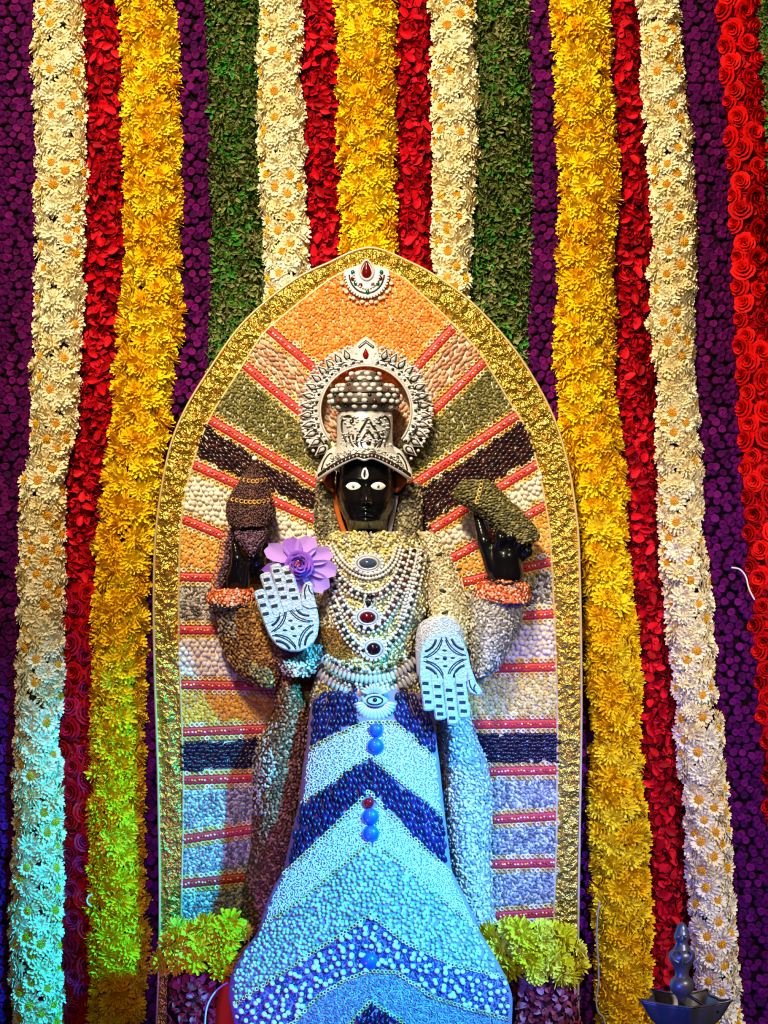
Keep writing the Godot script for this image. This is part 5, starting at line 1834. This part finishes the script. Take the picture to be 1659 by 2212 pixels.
func attributes() -> void:
	# lilac flower
	var t := thing("flower", "large lilac fabric flower behind the fingers-up hand cover", "flower")
	var lil := [mat(srgb(178, 128, 232), 0.6), mat(srgb(160, 108, 222), 0.6), mat(srgb(192, 150, 240), 0.6)]
	for m in lil:
		m.backlight_enabled = true
		m.backlight = srgb(90, 60, 120)
	var c := Vector2(646, 1220)
	var pet := loose_petal_mesh(43)
	for p in [[-70, 1.0, 34], [-25, 1.0, 38], [10, 1.05, 42], [45, 1.05, 44], [130, 0.9, 30], [165, 1.0, 42], [-150, 1.0, 44], [-110, 0.9, 34], [75, 0.9, 34]]:
		var an: float = deg_to_rad(p[0])
		var q: Vector2 = c + Vector2(cos(an), sin(an)) * p[2]
		part(t, "outer_petal", pet, lil[rng.randi() % 3], Transform3D(facing(Vector3(cos(an) * 0.35, -sin(an) * 0.35, 1).normalized(), -an - PI / 2).scaled(Vector3(36, 29, 20) * p[1] * MM), at(q.x, q.y, 0.262)))
	part(t, "bud", rose_mesh(52, 0.85), mat(srgb(150, 90, 216), 0.6), Transform3D(facing(Vector3(0.1, -0.05, 1).normalized(), 0.5).scaled(Vector3.ONE * 36 * MM), at(c.x, c.y, 0.280)))

	# conch
	t = thing("conch", "dark brown seed-coated conch with two gold bead bands, held in the raised hand", "conch")
	var con := Relief.new(self, [[1002, 545, 553], [1014, 533, 562], [1039, 517, 577], [1060, 503, 583], [1083, 491, 591], [1100, 488, 595], [1114, 488, 596], [1131, 493, 588], [1138, 500, 580]], 0.185, 0.185, 0.06)
	var co := part(t, "body", con.mesh(7.0, 18), mat(srgb(58, 36, 36), 0.9))
	var tiny := [lin(92, 58, 56), lin(74, 46, 48), lin(110, 74, 70), lin(58, 36, 44)]
	seeds(co, "mustard_seeds", pearl, seed_mat, spread(Rect2(485, 1000, 115, 140), Vector2(4.4, 3.8), func(x, y): return con.inside(x, y, 1.0), func(x, y): return con.depth(x, y), 2.5, -9.0, 0.4, 0.2, 0.2), tiny)
	for band in [[[Vector2(520, 1035), Vector2(548, 1040), Vector2(576, 1036)], 9.0], [[Vector2(494, 1077), Vector2(530, 1084), Vector2(560, 1084), Vector2(592, 1078)], 9.5]]:
		for p in even(smooth_path(band[0], 8), band[1]):
			part(co, "gold_bead", trim, mat(srgb(240, 176, 84), 0.3, 0.4), Transform3D(Basis().scaled(Vector3(5.2, 5.2, 5.2) * MM), at(p.x, p.y, con.depth(p.x, p.y) + 0.003)))
	part(t, "tip_pearl", pearl, mat(srgb(240, 236, 226), 0.25), Transform3D(Basis().scaled(Vector3.ONE * 6 * MM), at(550, 990, 0.2)))
	part(t, "glossy_band", turned(546, 0.205, [[1134, 24], [1138, 30], [1144, 30], [1150, 22]], 20), mat(srgb(16, 16, 26), 0.2))
	var low := Relief.new(self, [[1146, 508, 578], [1160, 506, 576], [1176, 516, 568], [1190, 530, 558], [1203, 541, 548]], 0.20, 0.20, 0.035)
	var lo := part(t, "lower_whorl", low.mesh(7.0, 14), mat(srgb(66, 44, 60), 0.9))
	seeds(lo, "mustard_seeds", pearl, seed_mat, spread(Rect2(500, 1146, 85, 58), Vector2(4.8, 4.2), func(x, y): return low.inside(x, y, 1.0), func(x, y): return low.depth(x, y), 2.7, -9.0, 0.4, 0.2, 0.2), [lin(96, 66, 90), lin(76, 52, 76), lin(130, 96, 112)])
	# seed edging that runs down beside the hand
	t = thing("seed_edging", "curved band of pinkish and purple seeds beside the black hand under the conch", "edging")
	var ed := Relief.new(self, [[1140, 484, 508], [1160, 478, 505], [1190, 472, 503], [1220, 466, 500], [1250, 458, 492], [1280, 454, 480]], 0.16, 0.16, 0.035)
	var eo := part(t, "band", ed.mesh(9.0, 10), mat(srgb(120, 84, 80), 0.9))
	seeds(eo, "seeds", pearl, seed_mat, spread(Rect2(450, 1140, 62, 140), Vector2(6.4, 5.4), func(x, y): return ed.inside(x, y, 1.0), func(x, y): return ed.depth(x, y), 3.4, -9.0, 0.4, 0.2, 0.3), func(x, y): return pick([lin(214, 150, 116), lin(196, 128, 96)]) if x < ed.edges(y).x + 13 else pick([lin(96, 64, 92), lin(120, 84, 104), lin(64, 44, 70)]))

	# discus
	t = thing("discus", "olive green seed-coated discus with a gold bead strand, over the raised hand on the right", "discus")
	var dis := Relief.new(self, [[1036, 1008, 1052], [1044, 990, 1068], [1058, 981, 1080], [1072, 978, 1094], [1086, 988, 1106], [1096, 1006, 1118], [1108, 1026, 1132], [1122, 1042, 1144], [1136, 1058, 1156], [1148, 1062, 1164], [1158, 1066, 1167], [1166, 1090, 1165], [1174, 1110, 1150]], 0.20, 0.185, 0.05)
	var disc := part(t, "body", dis.mesh(6.0, 18), mat(srgb(84, 80, 48), 0.9))
	seeds(disc, "moong_beans", grain, seed_mat, spread(Rect2(975, 1034, 195, 142), Vector2(6.6, 5.2), func(x, y): return dis.inside(x, y, 0.5), func(x, y): return dis.depth(x, y), 4.4, 0.3, 0.4, 0.6, 0.8), [lin(124, 116, 70), lin(104, 98, 56), lin(146, 138, 92), lin(84, 78, 46)])
	for p in even(smooth_path([Vector2(1040, 1041), Vector2(1038, 1054), Vector2(1034, 1070), Vector2(1030, 1086)], 6), 9.0):
		part(disc, "gold_bead", trim, mat(srgb(240, 196, 110), 0.3, 0.4), Transform3D(Basis().scaled(Vector3(5.4, 5.4, 5.4) * MM), at(p.x, p.y, dis.depth(p.x, p.y) + 0.003)))

	# orange cuffs
	for s in [["orange seed cuff below the hand that holds the conch", [[1272, 470, 548], [1278, 452, 551], [1290, 446, 553], [1302, 446, 550], [1309, 456, 540]], [Vector2(458, 1311), Vector2(500, 1314), Vector2(540, 1309)]], ["orange seed cuff with a dark bead chain, below the hand that holds the discus", [[1254, 1046, 1120], [1260, 1030, 1140], [1272, 1025, 1146], [1286, 1024, 1146], [1296, 1030, 1146], [1304, 1070, 1140]], [Vector2(1052, 1248), Vector2(1076, 1258), Vector2(1096, 1262), Vector2(1124, 1254)]]]:
		t = thing("cuff", s[0], "cuff", "orange cuffs")
		var r := Relief.new(self, s[1], 0.17, 0.17, 0.075)
		var o := part(t, "band", r.mesh(5.0, 16), mat(srgb(190, 80, 40), 0.9))
		seeds(o, "orange_lentils", dal, seed_mat, spread(Rect2(s[1][0][1] - 40, s[1][0][0], 200, 60), Vector2(6.4, 5.2), func(x, y): return r.inside(x, y, 1.0), func(x, y): return r.depth(x, y), 4.4, -9.0, 0.4, 0.5, 0.8), [lin(248, 136, 84), lin(240, 118, 60), lin(255, 176, 132), lin(250, 204, 176)])
		for p in even(smooth_path(s[2], 8), 14.0):
			part(t, "dark_bead", bean, mat(srgb(26, 18, 22), 0.2), Transform3D(facing(Vector3.BACK, 0.1).scaled(Vector3(7.5, 5.5, 5) * MM), at(p.x, p.y, 0.248)))


func foreground() -> void:
	var ym := []
	for s in 3:
		ym.append(daisy_mesh(80 + s, [[15, -0.1, 0.62, 0.0, 0.38], [14, 0.2, 0.58, 0.12, 0.34], [12, 0.5, 0.52, 0.24, 0.28], [9, 0.9, 0.46, 0.32, 0.18]], 0.14, 0.0, Color.WHITE, Color.WHITE))
	var yc := [mat(srgb(248, 214, 30), 0.7, 0.0, true), mat(srgb(240, 200, 16), 0.7, 0.0, true), mat(srgb(252, 224, 60), 0.7, 0.0, true)]
	var rm := [loose_petal_mesh(91), loose_petal_mesh(92)]
	for s in [["yellow chrysanthemum bunch in green light, left of the skirt", [[1996, 440, 530], [2012, 380, 548], [2034, 358, 545], [2062, 348, 535], [2088, 352, 520], [2104, 380, 512]], ["block of maroon petals left of the skirt hem, under the flower bunch", [[2096, 372, 506], [2112, 362, 506], [2160, 360, 512], [2290, 360, 512]]]], ["yellow chrysanthemum bunch in yellow green light, right of the skirt", [[1998, 1070, 1215], [2014, 1052, 1236], [2040, 1050, 1250], [2066, 1062, 1254], [2090, 1080, 1250], [2106, 1098, 1236]], ["block of maroon petals right of the skirt hem, under the flower bunch", [[2094, 1104, 1220], [2108, 1096, 1232], [2150, 1092, 1246], [2290, 1092, 1262]]]]]:
		var t := thing("flower_bunch", s[0], "flowers", "flower bunches beside the skirt")
		var r := Relief.new(self, s[1], 0.21, 0.22, 0.10)
		part(t, "core", r.mesh(10.0, 14), mat(srgb(60, 60, 10), 0.9))
		var list := spread(Rect2(330, 1990, 930, 125), Vector2(34, 22), func(x, y): return r.inside(x, y, 2.0) and not skirt.inside(x, y, 30.0), func(x, y): return r.depth(x, y), 30.0, -9.0, 0.35, 0.35, 0.0)
		for p in list:
			part(t, "blossom", ym[rng.randi() % 3], yc[rng.randi() % 3], p[0])
		t = thing("petal_block", s[2][0], "flowers", "maroon petal blocks")
		var q := Relief.new(self, s[2][1], 0.20, 0.22, 0.10, 0.3)
		part(t, "core", q.mesh(10.0, 14), mat(srgb(50, 14, 18), 0.9))
		var pc := [mat(srgb(150, 52, 58), 0.55), mat(srgb(126, 38, 46), 0.55), mat(srgb(172, 76, 78), 0.55), mat(srgb(176, 110, 130), 0.55)]
		var pl := spread(Rect2(350, 2095, 920, 150), Vector2(13, 10.5), func(x, y): return q.inside(x, y, 2.0) and not skirt.inside(x, y, 30.0), func(x, y): return q.depth(x, y), 9.5, -9.0, 0.4, 0.8, 2.0)
		pieces(t, "petal", rm[0], pc, pl, 270)
	# orange cloth by the hem
	var oc := Relief.new(self, [[2112, 482, 500], [2140, 474, 506], [2180, 466, 512], [2280, 462, 515]], 0.30, 0.32, 0.03)
	tag(part(self, "orange_cloth", oc.mesh(12.0, 12, 0.004), mat(srgb(206, 62, 20), 0.7)), "small fold of orange red cloth tucked beside the left skirt hem", "cloth")
	# thin cables
	for s in [["white cable hanging beside the lower right yellow garland", [Vector2(1296, 1948), Vector2(1291, 1975), Vector2(1289, 2030), Vector2(1292, 2075), Vector2(1293, 2120), Vector2(1288, 2160), Vector2(1292, 2185), Vector2(1304, 2200), Vector2(1310, 2230)], 0.09, srgb(150, 150, 170)], ["pale blue cable looping over the left maroon petal block", [Vector2(492, 2122), Vector2(474, 2134), Vector2(458, 2152), Vector2(447, 2176), Vector2(443, 2205), Vector2(442, 2240)], 0.335, srgb(190, 200, 240)], ["short white cable end hooked behind the lower left yellow garland", [Vector2(200, 1932), Vector2(192, 1936), Vector2(188, 1944), Vector2(190, 1952), Vector2(198, 1958)], 0.085, srgb(220, 220, 226)], ["white thread hanging between purple globe flowers and red roses on the right", [Vector2(1580, 1226), Vector2(1598, 1230), Vector2(1611, 1246), Vector2(1618, 1272), Vector2(1630, 1296)], 0.062, srgb(230, 228, 222)]]:
		tag(part(self, "cable", line_mesh([smooth_path(s[1], 6)], s[2], 2.0, 6), mat(s[3], 0.5)), s[0], "cable", "thin cables")
	# oil lamp
	var t := thing("oil_lamp", "dark metal oil lamp with figure finial and pointed spouts, before the right cream garland", "oil lamp")
	var z := 0.62
	var m := mat(srgb(124, 118, 118), 0.36, 0.6)
	part(t, "finial", turned(1473, z, [[1992, 1], [1995, 7], [2002, 11], [2008, 13], [2012, 13.5], [2016, 16], [2024, 17.5], [2030, 15], [2036, 12], [2041, 14.5], [2046, 17], [2050, 19]], 20), m)
	part(t, "body", turned(1473, z, [[2050, 19], [2054, 24], [2060, 28], [2068, 29], [2076, 26], [2086, 20], [2094, 16], [2104, 14.5], [2110, 16]], 24), m)
	part(t, "knob", turned(1473, z, [[2109, 15], [2112, 20], [2118, 25], [2126, 27], [2136, 26], [2144, 20], [2152, 13], [2160, 9], [2176, 8], [2182, 10]], 24), m)
	for s in [-1.0, 1.0]:
		part(t, "figure_arm", line_mesh([smooth_path([Vector2(1473 + s * 17, 2053), Vector2(1473 + s * 22, 2062), Vector2(1473 + s * 17, 2074), Vector2(1473 + s * 7, 2080)])], z + 0.020, 3.6, 7), m)
		part(t, "figure_eye", pearl, m, Transform3D(Basis().scaled(Vector3.ONE * 4 * MM), at(1473 + s * 8, 2024, z + 0.014)))
	part(t, "figure_beak", ellipsoid(Vector3(3.5, 8, 6) * MM, 8, 6), m, Transform3D(Basis(), at(1473, 2028, z + 0.016)))
	part(t, "breast_line", line_mesh([[Vector2(1473, 2048), Vector2(1473, 2060), Vector2(1474, 2076), Vector2(1474, 2090)]], z + 0.027, 1.6), m)
	# bowl with five wick spouts
	var g := Geo.new()
	var cy := at(1478, 2160, z).y
	var cx := at(1478, 2160, z)
	var rim := []
	var n := 60
	var prof := [[0.20, -0.070], [0.55, -0.062], [0.84, -0.036], [0.98, -0.004], [1.0, 0.0], [0.95, -0.003], [0.82, -0.024], [0.55, -0.048], [0.1, -0.056]]
	var ring := func(k: int, p: Array) -> Vector3:
		var an := TAU * k / n
		var spout := pow(maxf(0.0, cos(2.5 * (an - PI / 2))), 12.0) + pow(maxf(0.0, -cos(2.5 * (an - PI / 2))), 12.0)
		var r: float = 0.066 * p[0] + 0.026 * spout * pow(p[0], 4.0)
		return cx + Vector3(cos(an) * r, p[1] + 0.004 * spout * p[0], sin(an) * r)
	for k in n:
		for i in prof.size() - 1:
			var o := Vector3(cos(TAU * (k + 0.5) / n), -0.6, sin(TAU * (k + 0.5) / n)) if i < 4 else Vector3(-cos(TAU * (k + 0.5) / n) * 0.5, 1.0, -sin(TAU * (k + 0.5) / n) * 0.5)
			g.quad(ring.call(k, prof[i]), ring.call(k + 1, prof[i]), ring.call(k + 1, prof[i + 1]), ring.call(k, prof[i + 1]), o)
		rim.append(ring.call(k, [1.0, 0.001]))
	part(t, "bowl", g.done(), m)
	var gr := Geo.new()
	gr.tube(rim, 0.0022, 6, false, true)
	part(t, "bowl_rim", gr.done(), m)
	part(t, "stand", turned(1478, z, [[2218, 20], [2226, 12], [2240, 9], [2300, 9], [2310, 16], [2320, 9], [2500, 9], [2700, 10], [2760, 30], [2790, 60], [2806, 64]], 24), m)
	part(t, "wick_pick", line_mesh([[Vector2(1486, 2150), Vector2(1515, 2168), Vector2(1552, 2186)]], z + 0.03, 3.0, 6), mat(srgb(20, 18, 20), 0.5))


func settle() -> void:
	# put every thing's node at the thing's base
	for t in get_children():
		if t is Node3D and not t is VisualInstance3D and not t is Camera3D and t.has_meta("label") and t.get_child_count():
			var lo := Vector3.ONE * 1e9
			var hi := -lo
			for c in t.get_children():
				if c is MeshInstance3D:
					var bx: AABB = c.transform * c.mesh.get_aabb()
					lo = lo.min(bx.position)
					hi = hi.max(bx.end)
			if lo.x > 1e8:
				continue
			var base := Vector3((lo.x + hi.x) * 0.5, lo.y, (lo.z + hi.z) * 0.5)
			for c in t.get_children():
				c.position -= base
			t.position += base


func beam(called: String, from: Vector3, to: Vector3, color: Color, energy: float, cone: float, soft := 0.08) -> void:
	var l := SpotLight3D.new()
	l.name = called
	l.position = from
	add_child(l)
	l.look_at_from_position(from, to, Vector3.UP)
	l.light_color = color
	l.light_energy = energy
	l.spot_angle = cone
	l.spot_angle_attenuation = 0.8
	l.spot_range = 14.0
	l.spot_attenuation = 2.0
	l.light_size = soft
	l.shadow_enabled = true


func panel(called: String, from: Vector3, to: Vector3, size: Vector2, color: Color, energy: float) -> void:
	var l := AreaLight3D.new()
	l.name = called
	l.position = from
	add_child(l)
	l.look_at_from_position(from, to, Vector3.UP)
	l.area_size = size
	l.light_color = color
	l.light_energy = energy
	l.area_range = 16.0
	l.area_attenuation = 2.0
	l.shadow_enabled = true
